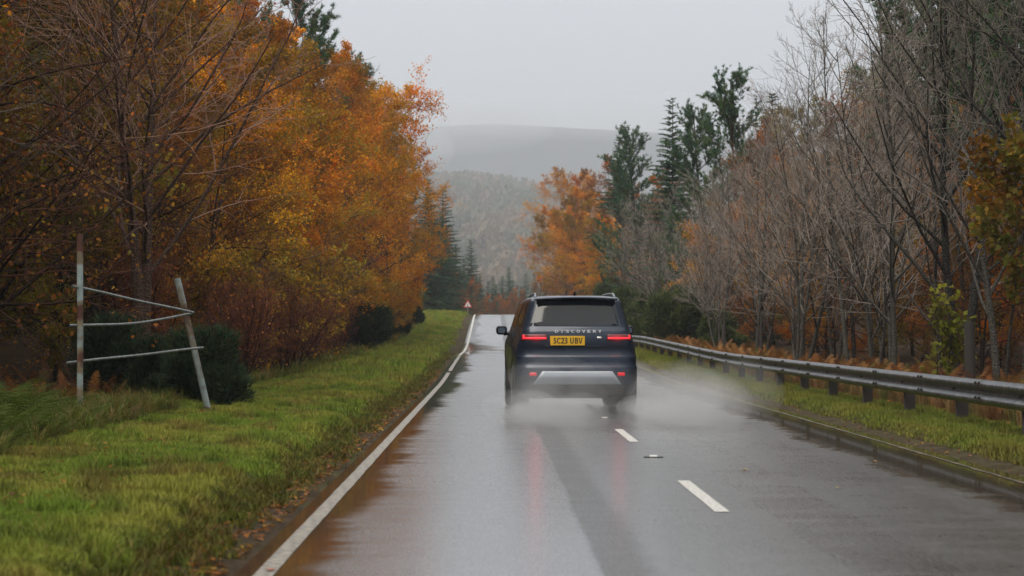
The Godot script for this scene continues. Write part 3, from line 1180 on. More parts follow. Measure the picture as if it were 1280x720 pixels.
	for i in 9:
		var x := lerpf(-0.325, 0.365, i / 8.0)
		text_part("letter", word[i], 0.05 if word[i] != "I" else 0.02, 0.042, 0.008, chrome, car, Vector3(x, 1.322, rear_z(x, 1.322) + 0.006))
	part("badge", rear_panel(1.205, 1.235, 0.32, 0.39, 0.32, 0.39, 0.008, 0.02, 3, 2).mesh(chrome), car)
	# silver skid panel, tow cover slot, exhausts
	var sk := rear_panel(0.475, 0.69, -0.705, 0.705, -0.555, 0.555, 0.022, 0.05, 20, 10, Color.WHITE, 0.022)
	part("skid_plate", sk.mesh(mat(lin(0.34, 0.385, 0.44), 0.42, 0.4)), car)
	part("bumper_insert", rear_panel(0.30, 0.462, -0.80, 0.80, -0.74, 0.74, 0.012, 0.03, 16, 5).mesh(M.black), car)
	part("tailgate_handle", rear_panel(1.075, 1.09, -0.5, 0.5, -0.5, 0.5, 0.012, 0.02, 12, 2).mesh(paint), car)

	# spray thrown up behind the wheels: banks of fine droplets
	var fm := FogMaterial.new()
	fm.albedo = Color(0.97, 0.98, 1.0)
	fm.density = 0.12
	var fm2 := FogMaterial.new()
	fm2.albedo = Color(0.97, 0.98, 1.0)
	fm2.density = 0.04
	rng.seed = 77
	var puffs := []
	for s: float in [-1.0, 1.0]:
		for i in 30:
			var t := i / 29.0
			var wd := (0.22 + 0.7 * t) * rng.randf_range(0.6, 1.5)
			puffs.append([Vector3(1.36 + s * 0.86 + 0.35 * t + rng.randfn(0.0, 0.08 + 0.22 * t), 0.02 + 0.22 * t * rng.randf() + rng.randf_range(0, 0.12), -31.9 + 5.2 * t), Vector3(wd, wd * rng.randf_range(0.35, 0.9), rng.randf_range(0.8, 2.2)), fm])
	for i in 9:
		puffs.append([Vector3(1.5 + rng.randf_range(-1.1, 1.3), rng.randf_range(0.3, 0.6), -30.9 + rng.randf_range(0.2, 3.0)), Vector3(rng.randf_range(0.8, 1.5), rng.randf_range(0.5, 0.9), rng.randf_range(1.5, 3.0)), fm2])
	for i in 12:
		puffs.append([Vector3(1.5 + rng.randf_range(-0.9, 1.0), 0.1 + rng.randf_range(0, 0.15), -31.0 + rng.randf_range(0.2, 4.6)), Vector3(rng.randf_range(0.5, 1.3), rng.randf_range(0.25, 0.5), rng.randf_range(1.0, 2.4)), fm2])
	for i in 20:
		var back := rng.randf_range(-2.5, 15.0)
		puffs.append([Vector3(2.5 + rng.randf_range(0, 1.2), rng.randf_range(0.1, 0.45), -30.5 - back), Vector3(rng.randf_range(0.8, 2.2), rng.randf_range(0.5, 1.2), rng.randf_range(2.0, 5.0)), fm2])
	for q in puffs:
		var fv := FogVolume.new()
		fv.name = numbered("spray_mist")
		fv.shape = RenderingServer.FOG_VOLUME_SHAPE_ELLIPSOID
		fv.size = q[1]
		fv.material = q[2]
		fv.position = q[0]
		add_child(fv, true)
		tag(fv, "white road spray hanging behind the car's wheels", "spray", "spray thrown up by the car", "stuff")

# ---------------------------------------------------------------- wrecked sign frame
func make_sign_frame() -> void:
	var steel := textured(mat(Color.WHITE, 0.6, 0.0), stain_tex(), 1.0)
	steel.uv1_triplanar = true
	steel.uv1_scale = Vector3(0.33, 0.33, 0.33)
	var rail := textured(mat(lin(0.42, 0.46, 0.45), 0.55, 0.2), noise_tex(72, 0.06, 256, 0.35, 1.0), 1.2)
	var t := base("sign_frame", ground_at(-5.0, 24.0))
	tag(t, "bent and rusting sign frame with no board, leaning by the trees", "sign frame")
	var y0 := land(-5.0, 24.0)
	var at := func(x: float, h: float, d: float) -> Vector3: return Vector3(x + 5.0, h - y0, 24.0 - d)
	# left post upright, right post leaning; heights are world heights
	var b := MB.new()
	b.tube(PackedVector3Array([at.call(-5.03, y0 - 0.1, 24.0), at.call(-5.03, 1.3, 24.0), at.call(-5.04, 2.52, 24.0)]), 0.038, 0.038, 10, Color.WHITE)
	b.tube(PackedVector3Array([at.call(-5.04, 2.515, 24.0), at.call(-5.04, 2.53, 24.0)]), 0.038, 0.001, 10, Color.WHITE)
	part("post", b.mesh(steel), t)
	b = MB.new()
	b.tube(PackedVector3Array([at.call(-3.93, land(-3.93, 27.4) - 0.1, 27.4), at.call(-4.13, 1.1, 27.2), at.call(-4.33, 2.05, 27.0)]), 0.045, 0.045, 10, Color.WHITE)
	b.tube(PackedVector3Array([at.call(-4.33, 2.045, 27.0), at.call(-4.333, 2.06, 27.0)]), 0.045, 0.001, 10, Color.WHITE)
	part("post", b.mesh(steel), t)
	for q in [[-5.1, 1.88, 23.92, -4.08, 1.58, 26.9, 0.0], [-5.13, 1.4, 23.92, -4.1, 1.57, 26.95, -0.05], [-5.16, 0.945, 23.92, -3.97, 1.1, 27.05, 0.0]]:
		b = MB.new()
		var p0: Vector3 = at.call(q[0], q[1], q[2])
		var p1: Vector3 = at.call(q[3], q[4], q[5])
		var pr := PackedVector3Array()
		for i in 9:
			var u := i / 8.0
			pr.append(p0.lerp(p1, u) + Vector3(0, q[6] * sin(u * PI) + 0.004 * sin(u * 9.0), 0.07))
		b.tube(pr, 0.017, 0.017, 4, Color.WHITE)
		part("rail", b.mesh(rail), t)

func stain_tex() -> ImageTexture:
	# galvanised grey-blue with rust and bare brown patches that run down the post
	var n := noise(71, 0.02, 4)
	var im := Image.create(256, 256, false, Image.FORMAT_RGB8)
	for y in 256:
		for x in 256:
			var a := x / 256.0 * TAU
			var q := n.get_noise_3d(cos(a) * 30.0, sin(a) * 30.0, y * 0.9)
			var f := n.get_noise_3d(cos(a) * 150.0, sin(a) * 150.0, y * 4.0)
			var col := Color(0.3, 0.36, 0.36).lerp(Color(0.2, 0.16, 0.1), smoothstep(-0.1, 0.08, q))
			col = col.lerp(Color(0.09, 0.03, 0.018), smoothstep(0.16, 0.28, q + 0.25 * f))
			col = col * (1.0 + 0.35 * f)
			im.set_pixel(x, y, Color(col.r, col.g, col.b).linear_to_srgb())
	return ImageTexture.create_from_image(im)

# ---------------------------------------------------------------- woods
func make_trees() -> void:
	var orange := [Color(0.74, 0.25, 0.012), Color(0.66, 0.18, 0.01), Color(0.74, 0.34, 0.018), Color(0.42, 0.1, 0.01), Color(0.5, 0.3, 0.02)]
	var gold := [Color(0.62, 0.36, 0.025), Color(0.55, 0.27, 0.02), Color(0.45, 0.32, 0.025), Color(0.6, 0.23, 0.018)]
	var olive := [Color(0.24, 0.19, 0.025), Color(0.32, 0.22, 0.025), Color(0.18, 0.17, 0.025), Color(0.4, 0.2, 0.02), Color(0.14, 0.14, 0.025)]
	var russet := [Color(0.36, 0.11, 0.025), Color(0.27, 0.085, 0.025), Color(0.44, 0.17, 0.025), Color(0.19, 0.085, 0.03)]
	var pine_g := [Color(0.055, 0.125, 0.06), Color(0.075, 0.15, 0.065), Color(0.05, 0.105, 0.06), Color(0.1, 0.15, 0.05)]
	var spruce_g := [Color(0.04, 0.09, 0.045), Color(0.05, 0.105, 0.05), Color(0.07, 0.115, 0.048)]
	var P := {}
	P.beech_a = broadleaf({"name": "beech_tree", "seed": 101, "h": 12.5, "r": 0.12, "n1": 34, "n2": 11, "n3": 8, "leaves": 13, "leaf": 0.1, "pal": orange, "first": 0.06, "reach": 0.34, "round": true, "trop": 0.03, "ang": 1.1})
	P.beech_b = broadleaf({"name": "beech_tree", "seed": 102, "h": 12.0, "r": 0.12, "n1": 32, "n2": 11, "n3": 8, "leaves": 12, "leaf": 0.1, "pal": orange + olive.slice(0, 3), "first": 0.04, "reach": 0.36, "round": true, "trop": 0.02, "ang": 1.15})
	P.birch_gold = broadleaf({"name": "birch_tree", "seed": 103, "h": 11.5, "r": 0.1, "n1": 34, "n2": 11, "n3": 8, "leaves": 11, "leaf": 0.085, "pal": gold + orange.slice(0, 2), "first": 0.05, "reach": 0.33, "round": true, "trop": -0.01, "fill": 0.85, "ang": 1.0})
	P.olive_a = broadleaf({"name": "broadleaf_tree", "seed": 104, "h": 13.0, "r": 0.13, "n1": 32, "n2": 10, "n3": 8, "leaves": 11, "leaf": 0.11, "pal": olive, "first": 0.03, "reach": 0.34, "round": true, "ang": 1.15, "bark": Color(0.08, 0.065, 0.05), "twig": Color(0.08, 0.055, 0.04)})
	P.russet_a = broadleaf({"name": "broadleaf_tree", "seed": 105, "h": 13.0, "r": 0.12, "n1": 30, "n2": 10, "n3": 8, "leaves": 8, "leaf": 0.1, "pal": russet, "first": 0.03, "reach": 0.34, "fill": 0.8, "ang": 1.05, "bark": Color(0.09, 0.07, 0.055), "twig": Color(0.1, 0.06, 0.045)})
	P.bare_a = broadleaf({"name": "bare_tree", "seed": 106, "h": 11.0, "r": 0.085, "n1": 24, "n2": 8, "n3": 5, "thin": 1.35, "first": 0.14, "reach": 0.4, "bark": Color(0.3, 0.28, 0.25), "twig": Color(0.24, 0.21, 0.19), "trop": 0.09, "ang": 0.75})
	P.bare_b = broadleaf({"name": "bare_tree", "seed": 107, "h": 12.0, "r": 0.1, "n1": 20, "n2": 8, "n3": 4, "thin": 1.3, "first": 0.2, "reach": 0.4, "bark": Color(0.17, 0.165, 0.15), "twig": Color(0.16, 0.14, 0.125), "trop": 0.07, "ang": 0.85, "stems": 2})
	P.bare_c = broadleaf({"name": "bare_tree", "seed": 108, "h": 10.0, "r": 0.07, "n1": 18, "n2": 8, "n3": 5, "thin": 1.35, "first": 0.12, "reach": 0.45, "bark": Color(0.32, 0.29, 0.26), "twig": Color(0.3, 0.26, 0.235), "trop": 0.1, "ang": 0.7, "stems": 3})
	P.bare_d = broadleaf({"name": "bare_tree", "seed": 109, "h": 12.0, "r": 0.11, "n1": 20, "n2": 9, "n3": 6, "first": 0.25, "reach": 0.5, "bark": Color(0.11, 0.105, 0.095), "twig": Color(0.11, 0.095, 0.085), "trop": 0.05, "ang": 1.05, "wob": 0.1})
	P.thicket = broadleaf({"name": "bare_tree", "seed": 110, "h": 9.0, "r": 0.08, "n1": 26, "n2": 9, "n3": 6, "first": 0.05, "reach": 0.42, "bark": Color(0.085, 0.06, 0.045), "twig": Color(0.085, 0.038, 0.024), "thin": 1.2, "trop": -0.02, "ang": 1.15, "leaves": 2, "leaf": 0.075, "fill": 0.5, "pal": russet + orange.slice(0, 2) + olive.slice(0, 3)})
	P.hero = broadleaf({"name": "bare_tree", "seed": 215, "h": 8.6, "r": 0.13, "n1": 22, "n2": 8, "n3": 5, "first": 0.24, "reach": 0.66, "bark": Color(0.3, 0.19, 0.14), "twig": Color(0.3, 0.18, 0.13), "trop": 0.035, "ang": 0.9, "stems": 2, "lean": 0.09, "wob": 0.05, "thin": 1.1})
	P.pine_a = pine({"name": "pine_tree", "seed": 111, "h": 13.5, "pal": pine_g, "first": 0.12, "reach": 0.3, "n1": 84})
	P.pine_b = pine({"name": "pine_tree", "seed": 112, "h": 14.0, "pal": pine_g, "first": 0.25, "reach": 0.3, "n1": 76})
	P.spruce_a = spruce({"name": "spruce_tree", "seed": 113, "h": 15.0, "pal": spruce_g, "reach": 0.23})
	P.spruce_b = spruce({"name": "spruce_tree", "seed": 114, "h": 13.0, "pal": spruce_g, "reach": 0.28, "first": 0.03})
	P.shrub_r = broadleaf({"name": "twiggy_shrub", "seed": 115, "h": 2.1, "r": 0.02, "stems": 9, "lean": 0.5, "n1": 9, "n2": 5, "n3": 3, "first": 0.15, "reach": 0.4, "ang": 0.6, "thin": 0.7, "bark": Color(0.14, 0.055, 0.035), "twig": Color(0.17, 0.06, 0.04), "leaves": 1, "leaf": 0.06, "fill": 0.3, "pal": russet})
	P.shrub_g = broadleaf({"name": "leafy_shrub", "seed": 116, "h": 2.3, "r": 0.02, "stems": 7, "lean": 0.5, "n1": 9, "n2": 6, "n3": 4, "first": 0.1, "reach": 0.42, "ang": 0.8, "thin": 0.7, "leaves": 4, "leaf": 0.07, "pal": olive + gold})
	P.gorse_a = bush({"name": "gorse_bush", "seed": 117, "w": 3.2, "h": 2.4, "tufts": 9000, "size": 0.2, "wide": 0.016, "pal": [Color(0.05, 0.085, 0.028), Color(0.07, 0.1, 0.032), Color(0.1, 0.11, 0.035)]})
	P.gorse_b = bush({"name": "gorse_bush", "seed": 118, "w": 2.6, "h": 1.9, "tufts": 8000, "size": 0.17, "wide": 0.013, "pal": [Color(0.02, 0.038, 0.018), Color(0.03, 0.045, 0.02), Color(0.038, 0.05, 0.02)]})
	P.juniper = bush({"name": "juniper_bush", "seed": 119, "w": 1.5, "h": 1.3, "tufts": 7000, "size": 0.13, "wide": 0.008, "pal": [Color(0.03, 0.055, 0.03), Color(0.04, 0.07, 0.035), Color(0.045, 0.06, 0.025)]})
	P.oak = broadleaf({"name": "oak_sapling", "seed": 120, "h": 3.7, "r": 0.035, "n1": 16, "n2": 6, "n3": 4, "first": 0.5, "reach": 0.28, "round": true, "ang": 1.1, "leaves": 9, "leaf": 0.1, "pal": [Color(0.2, 0.16, 0.025), Color(0.13, 0.13, 0.025), Color(0.42, 0.15, 0.02), Color(0.1, 0.11, 0.025)]})
	P.hazel = broadleaf({"name": "leafy_shrub", "seed": 121, "h": 2.0, "r": 0.015, "stems": 3, "lean": 0.25, "n1": 7, "n2": 4, "n3": 3, "first": 0.3, "reach": 0.25, "leaves": 3, "leaf": 0.1, "pal": [Color(0.24, 0.24, 0.03), Color(0.3, 0.27, 0.03), Color(0.14, 0.17, 0.03)]})
	print("protos")

	rng.seed = 900
	# left wood, from near to far
	plant_tree(P.hero, -5.9, 33.0, 1.0, "bare forked tree with pinkish bark behind the broken sign frame", "tree", "", 2.2)
	plant_tree(P.thicket, -7.4, 27.5, 1.0, "dark twiggy tree overhanging the upright post of the sign frame", "tree", "", 0.6)
	plant_tree(P.bare_d, -7.2, 21.5, 0.8, "dark bare tree whose limbs reach in at the top left corner", "tree", "", 1.4)
	for q in [[-8.2, 31.0, 1.0], [-9.2, 35.0, 1.1], [-7.6, 39.0, 0.95], [-10.8, 40.0, 1.1], [-8.6, 44.0, 1.0], [-11.8, 46.0, 1.15], [-6.6, 45.0, 0.7], [-13.0, 50.0, 1.2]]:
		plant_tree(P.thicket, q[0], q[1], q[2], "brown twiggy tree in the dark thicket behind the sign frame", "tree", "twiggy trees of the left thicket")
	for q in [[-11.5, 42.0, 0.9], [-13.5, 47.0, 1.0], [-10.0, 51.0, 0.85], [-15.5, 55.0, 1.1], [-12.0, 58.0, 1.05], [-17.5, 62.0, 1.15], [-14.0, 66.0, 1.1], [-19.5, 70.0, 1.2], [-8.4, 54.0, 0.6], [-21.0, 78.0, 1.3], [-17.0, 76.0, 1.2]]:
		plant_tree(P.olive_a, q[0], q[1], q[2], "olive leaved tree deep in the left wood", "tree", "olive trees deep in the left wood")
	for q in [[-9.6, 56.0, 0.85], [-12.6, 62.0, 1.05], [-16.0, 72.0, 1.1], [-10.4, 73.0, 1.1], [-13.0, 82.0, 1.15], [-9.2, 84.0, 1.1], [-8.8, 93.0, 1.15], [-7.4, 104.0, 1.1], [-7.0, 115.0, 1.1]]:
		plant_tree(P.russet_a, q[0], q[1], q[2], "russet brown tree standing back in the left wood", "tree", "russet trees in the left wood")
	plant_tree(P.beech_a, -7.6, 62.0, 0.98, "bright orange beech with the top of its crown at the frame's upper edge", "tree", "", 0.4)
	plant_tree(P.beech_b, -6.9, 53.0, 0.6, "smaller orange and olive beech low beside the bare forked tree", "tree", "", 3.0)
	plant_tree(P.beech_b, -6.4, 72.0, 0.75, "orange beech behind the dark bush on the grass verge", "tree", "", 1.1)
	plant_tree(P.beech_a, -6.2, 100.0, 1.05, "tall red orange beech below the pine on the left skyline", "tree", "", 2.0)
	plant_tree(P.birch_gold, -5.6, 86.0, 0.95, "golden birch leaning its crown out over the left verge", "tree", "", 5.0)
	plant_tree(P.birch_gold, -5.3, 97.0, 0.8, "golden orange birch with the outermost leaves towards the road", "tree", "", 4.0)
	plant_tree(P.beech_a, -5.2, 106.0, 0.62, "low fiery orange beech last before the dark spruces", "tree", "", 0.0)
	for q in [[-7.2, 47.0, 0.62], [-8.6, 58.0, 0.85], [-7.0, 66.0, 0.9], [-8.2, 78.0, 1.0], [-6.6, 80.0, 0.85], [-7.4, 91.0, 1.05], [-9.6, 68.0, 1.05]]:
		plant_tree(P.beech_a if rng.randf() < 0.5 else P.beech_b, q[0], q[1], q[2], "orange beech in the thick of the left wood", "tree", "orange beeches of the left wood")
	plant_tree(P.pine_b, -8.6, 88.0, 1.12, "dark pine rising above the orange beeches at the upper left", "tree", "", 0.3)
	plant_tree(P.pine_a, -7.6, 112.0, 1.12, "dark pine on the left skyline above the red beech", "tree", "", 1.3)
	plant_tree(P.pine_a, -10.8, 76.0, 1.1, "pine half hidden behind orange leaves at the top of the left wood", "tree", "", 2.9)
	for q in [[-10.5, 36.0, 1.1], [-13.0, 33.0, 1.25], [-9.5, 27.5, 1.0], [-12.0, 24.0, 1.2], [-15.5, 42.0, 1.3], [-10.0, 16.0, 1.15], [-8.5, 8.0, 1.1], [-16.0, 28.0, 1.3], [-18.5, 50.0, 1.3], [-13.5, 40.0, 1.25], [-9.0, -3.0, 1.1], [-8.4, 29.0, 0.42], [-9.6, 32.0, 0.5], [-8.0, 36.0, 0.45], [-11.0, 28.0, 0.5], [-7.6, 42.0, 0.45], [-14.0, 36.0, 0.6]]:
		plant_tree(P.olive_a if rng.randf() < 0.6 else P.russet_a, q[0], q[1], q[2], "tall olive and brown tree shading the dark thicket on the left", "tree", "tall shading trees of the left thicket")
	# beyond the crest
	var k := 0
	for q in [[-7.5, 150.0, 0.9], [-5.8, 178.0, 1.02], [-4.8, 196.0, 0.98], [-5.5, 215.0, 1.05], [-2.6, 235.0, 0.85], [-1.6, 262.0, 0.8]]:
		plant_tree(P.spruce_a if k % 2 == 0 else P.spruce_b, q[0], q[1], q[2], ["dark spruce beside the left verge near the crest", "tallest dark spruce left of the road's crest", "dark spruce standing over the warning sign", "spruce behind the tallest one left of the crest", "smaller spruce stepping down towards the road's end", "lowest spruce of the left row, nearest the road's end"][k], "tree", "spruces left of the crest")
		k += 1
	for q in [[0.6, 290.0, 0.85], [2.6, 300.0, 0.95], [4.2, 285.0, 0.8], [1.6, 320.0, 0.9], [3.4, 330.0, 1.0], [5.4, 310.0, 0.9], [-0.6, 310.0, 0.95], [6.4, 295.0, 0.85], [-3.6, 252.0, 0.9], [-6.2, 192.0, 0.95], [-2.2, 285.0, 0.9], [0.2, 268.0, 0.72], [7.6, 280.0, 0.9], [8.6, 262.0, 0.8], [-4.0, 214.0, 0.8]]:
		plant_tree(P.spruce_b if k % 2 == 0 else P.spruce_a, q[0], q[1], q[2], "misty conifer in the stand closing the road's end", "tree", "conifers closing the end of the road")
		k += 1
	for q in [[-2.4, 222.0, 0.55], [0.4, 240.0, 0.5], [2.4, 250.0, 0.55], [-0.8, 228.0, 0.45], [1.4, 232.0, 0.42], [-3.6, 200.0, 0.5], [3.0, 238.0, 0.5]]:
		plant_tree(P.russet_a, q[0], q[1], q[2], "brown scrubby tree just over the crest", "tree", "brown scrub over the crest")
	for q in [[3.6, 225.0, 0.5], [5.2, 210.0, 0.5]]:
		plant_tree(P.russet_a, q[0], q[1], q[2], "reddish scrub just beyond the crest right of the road", "tree", "reddish scrub right of the crest")

	# right wood
	plant_tree(P.birch_gold, 9.0, 205.0, 1.45, "yellow topped birch highest of the far autumn trees right of the road", "tree", "", 0.5)
	plant_tree(P.russet_a, 6.9, 182.0, 0.8, "red brown tree in front of the yellow topped birch", "tree", "", 3.0)
	plant_tree(P.russet_a, 8.6, 192.0, 0.95, "brown tree beside the yellow topped birch", "tree", "", 1.0)
	plant_tree(P.beech_b, 6.9, 172.0, 0.8, "orange and brown beech nearest the misty gap right of the road", "tree", "", 1.5)
	plant_tree(P.beech_b, 7.6, 160.0, 0.7, "low golden tree right of the road above the car roof", "tree", "", 2.5)
	for q in [[8.2, 152.0, 0.62], [9.4, 162.0, 0.85], [7.2, 166.0, 0.55], [8.0, 178.0, 0.75], [10.4, 176.0, 0.95], [7.0, 194.0, 0.6], [10.2, 140.0, 0.7], [8.6, 130.0, 0.55]]:
		plant_tree(P.beech_b if rng.randf() < 0.5 else P.russet_a, q[0], q[1], q[2], "orange brown tree in the far bank right of the road", "tree", "autumn bank right of the far road")
	plant_tree(P.russet_a, 9.0, 170.0, 1.0, "russet tree behind the low golden tree", "tree", "", 0.2)
	plant_tree(P.russet_a, 9.6, 150.0, 0.9, "russet tree between the low golden tree and the spruces", "tree", "", 2.2)
	plant_tree(P.beech_a, 7.2, 148.0, 0.4, "small orange bush like beech just above the car", "tree", "", 2.2)
	plant_tree(P.beech_b, 7.0, 135.0, 0.38, "small olive beech beside the barrier's far end", "tree", "", 4.2)
	k = 0
	for q in [[9.0, 138.0, 0.98, 0], [9.0, 120.0, 0.88, 1], [9.8, 107.0, 0.88, 1], [10.6, 97.0, 0.85, 0], [11.2, 88.0, 0.86, 1], [13.2, 92.0, 0.92, 0]]:
		plant_tree([P.spruce_b, P.pine_a, P.spruce_a, P.pine_a, P.pine_b, P.spruce_b][k], q[0], q[1], q[2], ["pointed spruce leftmost of the evergreens right of the road", "pine between the pointed spruce and the tall pair", "pointed evergreen with its top standing clear against the grey sky", "full crowned pine beside the bare tree tops", "broad pine on the right skyline, widest of its row", "pointed evergreen half hidden behind the broad pine"][k], "tree", "evergreens on the right skyline")
		k += 1
	for q in [[8.6, 100.0, 0.75], [8.2, 90.0, 0.72], [9.0, 82.0, 0.7], [8.4, 76.0, 0.68], [9.8, 72.0, 0.75], [8.0, 112.0, 0.75]]:
		plant_tree(P.bare_a if k % 2 == 0 else P.bare_c, q[0], q[1], q[2], "pale bare tree with upswept twigs behind the gorse", "tree", "pale bare trees behind the gorse")
		k += 1
	for q in [[10.6, 110.0, 0.7], [11.0, 80.0, 0.72], [12.4, 72.0, 0.75], [13.0, 64.0, 0.7], [14.2, 58.0, 0.72], [12.0, 54.0, 0.55], [15.5, 52.0, 0.7], [13.0, 44.0, 0.5]]:
		plant_tree(P.russet_a, q[0], q[1], q[2], "rusty brown tree behind the bare trunks on the right", "tree", "rusty trees behind the bare trunks")
	for q in [[12.0, 72.0, 0.56], [13.6, 80.0, 0.62], [11.2, 62.0, 0.48], [14.2, 66.0, 0.62], [12.4, 90.0, 0.66], [10.2, 84.0, 0.5], [13.2, 50.0, 0.5]]:
		plant_tree(P.beech_a if rng.randf() < 0.6 else P.beech_b, q[0], q[1], q[2], "orange beech showing through the bare trees on the right", "tree", "orange beeches of the right wood")
	for q in [[14.0, 88.0, 0.8], [16.0, 70.0, 0.85], [17.0, 60.0, 0.85], [15.6, 64.0, 0.7]]:
		plant_tree(P.olive_a, q[0], q[1], q[2], "olive tree deep in the wood behind the barrier", "tree", "olive trees deep in the right wood")
	for q in [[12.0, 34.0, 0.35], [13.6, 38.0, 0.4], [11.6, 60.0, 0.35], [10.8, 68.0, 0.35], [12.6, 78.0, 0.4], [14.8, 44.0, 0.45], [16.5, 50.0, 0.5], [10.6, 86.0, 0.35], [11.2, 51.0, 0.3], [12.4, 41.0, 0.3], [14.0, 54.0, 0.4], [11.0, 96.0, 0.4], [10.2, 30.0, 0.25], [11.4, 36.5, 0.28], [10.4, 45.0, 0.25]]:
		plant_tree(P.olive_a if rng.randf() < 0.5 else P.russet_a, q[0], q[1], q[2], "low brown and olive undergrowth tree behind the bare trunks", "tree", "undergrowth trees of the right wood")
	for q in [[9.2, 27.0, 1.2], [10.4, 33.0, 1.4], [9.8, 39.0, 1.3], [11.0, 44.0, 1.5], [10.0, 50.0, 1.4], [9.6, 55.0, 1.3], [10.6, 62.0, 1.5], [9.8, 69.0, 1.4]]:
		plant_tree(P.thicket, q[0], q[1], q[2] * 0.35, "low brown twiggy thorn behind the crash barrier", "shrub", "low thorns behind the barrier")
	for q in [[12.6, 31.0, 1.05], [14.5, 40.0, 1.15], [12.0, 22.0, 1.1], [17.0, 47.0, 1.2], [11.0, 12.0, 1.1], [19.0, 56.0, 1.2], [11.4, 36.0, 0.9]]:
		plant_tree(P.pine_b, q[0], q[1], q[2], "green pine at the back of the right wood", "tree", "pines at the back of the right wood")
	for q in [[16.0, 68.0, 1.05, 0.2], [14.2, 60.0, 1.1, 1.4], [17.4, 58.0, 1.0, 2.2], [14.6, 49.0, 1.0, 3.3], [12.8, 46.0, 0.98, 0.9]]:
		plant_tree(P.pine_b, q[0], q[1], q[2], "tall pine behind bare branches in the upper right corner", "tree", "tall pines of the upper right corner", q[3])
	k = 0
	for q in [[8.1, 34.0, 0.95, 1], [8.2, 45.0, 0.8, 0], [7.5, 48.0, 0.7, 2], [9.6, 31.5, 0.8, 0], [8.3, 52.0, 0.72, 1], [7.8, 58.0, 0.7, 0], [9.6, 47.0, 0.75, 0], [8.8, 64.0, 0.72, 2], [10.6, 39.0, 0.85, 0], [10.4, 56.0, 0.7, 3], [7.9, 68.0, 0.65, 2], [11.6, 48.0, 0.8, 1], [8.0, 41.0, 0.75, 2], [9.0, 58.5, 0.7, 0], [8.7, 38.0, 0.7, 0], [9.3, 53.0, 0.7, 2], [7.6, 37.0, 0.75, 0], [7.9, 30.5, 0.8, 0]]:
		var pr: Node3D = [P.bare_a, P.bare_b, P.bare_c, P.bare_d][q[3]]
		plant_tree(pr, q[0], q[1], q[2], "bare grey tree in the leafless stand behind the crash barrier" if k > 1 else ["dark lichened double trunk rising beside the oak sapling", "slim bare tree leaning left over the barrier, tallest near the skyline"][k], "tree", "bare trees behind the crash barrier")
		k += 1
	plant_tree(P.bare_b, 9.4, 28.5, 1.0, "bare tree whose dark branches cross the upper right corner", "tree", "", 4.4)
	plant_tree(P.oak, 6.95, 26.5, 1.0, "oak sapling with orange and olive leaves at the right edge", "sapling", "", 0.6)
	plant_tree(P.hazel, 7.4, 32.0, 0.95, "yellow green leafy shrub at the foot of the double trunk", "shrub", "", 0.6)

	# bushes
	for q in [[P.gorse_a, 8.2, 82.0, 1.3, "broad dark gorse bush behind the barrier right of the car"], [P.gorse_a, 8.0, 94.0, 1.4, "gorse bush next beyond the broad one, above the car"], [P.gorse_a, 7.9, 106.0, 1.35, "paler gorse bush beyond the others by the barrier"], [P.gorse_a, 7.8, 122.0, 1.3, "small gorse bush right beside the car's roof"], [P.gorse_a, 9.0, 76.0, 0.8, "low gorse bush at the foot of the pale bare trees"],
			[P.gorse_b, -4.95, 74.0, 1.08, "rounded dark green bush on the left verge under the orange beech"], [P.gorse_b, -5.3, 104.0, 0.8, "small green bush on the left verge below the golden birch"], [P.gorse_b, -4.9, 118.0, 0.75, "farthest small green bush along the left verge"]]:
		plant_tree(q[0], q[1], q[2], q[3], q[4], "bush")
	plant_tree(P.juniper, -4.25, 29.0, 0.95, "dark juniper bush behind the leaning post", "bush")
	plant_tree(P.juniper, -5.1, 30.4, 0.8, "dark juniper bush between the two posts of the sign frame", "bush")
	plant_tree(P.juniper, -6.0, 31.5, 1.1, "dark juniper bush behind the lowest rail of the frame", "bush")
	k = 0
	for q in [[-4.9, 38.0, 1.0], [-5.3, 42.0, 1.15], [-4.9, 46.0, 1.05], [-5.1, 51.0, 1.1], [-5.2, 57.0, 1.1], [-5.0, 64.0, 0.95], [-6.4, 36.0, 1.3]]:
		plant_tree(P.shrub_r, q[0], q[1], q[2], "reddish twiggy shrub along the back edge of the verge", "shrub", "reddish shrubs along the left verge")
	for q in [[-5.9, 43.0, 1.2], [-5.8, 48.0, 1.4], [-6.0, 54.0, 1.5], [-5.7, 60.0, 1.4], [-6.2, 66.0, 1.6], [-5.4, 80.0, 1.2], [-5.6, 92.0, 1.3], [-5.2, 112.0, 1.1], [-5.2, 126.0, 1.1]]:
		plant_tree(P.shrub_g, q[0], q[1], q[2], "olive leafy shrub under the trees of the left verge", "shrub", "leafy shrubs under the left trees")
	# the depths of the wood on both sides, trunks and leaves that read as one mass between the nearer trees
	rng.seed = 950
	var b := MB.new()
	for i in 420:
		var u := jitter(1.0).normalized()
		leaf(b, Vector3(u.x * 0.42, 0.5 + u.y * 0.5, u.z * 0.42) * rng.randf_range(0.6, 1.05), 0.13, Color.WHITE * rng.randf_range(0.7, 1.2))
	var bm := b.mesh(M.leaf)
	var tf := []
	var cc := []
	for i in 1500:
		var d := 26.0 + 300.0 * rng.randf()
		var x := -17.0 - 45.0 * rng.randf() if i % 2 == 0 else 18.0 + 0.04 * d + 50.0 * rng.randf()
		var sc := rng.randf_range(4.0, 8.5)
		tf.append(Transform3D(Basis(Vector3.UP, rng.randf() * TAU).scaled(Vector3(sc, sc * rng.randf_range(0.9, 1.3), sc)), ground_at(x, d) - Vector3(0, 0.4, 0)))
		cc.append([Color(0.16, 0.13, 0.03), Color(0.22, 0.11, 0.03), Color(0.12, 0.13, 0.04), Color(0.2, 0.08, 0.03)][rng.randi() % 4])
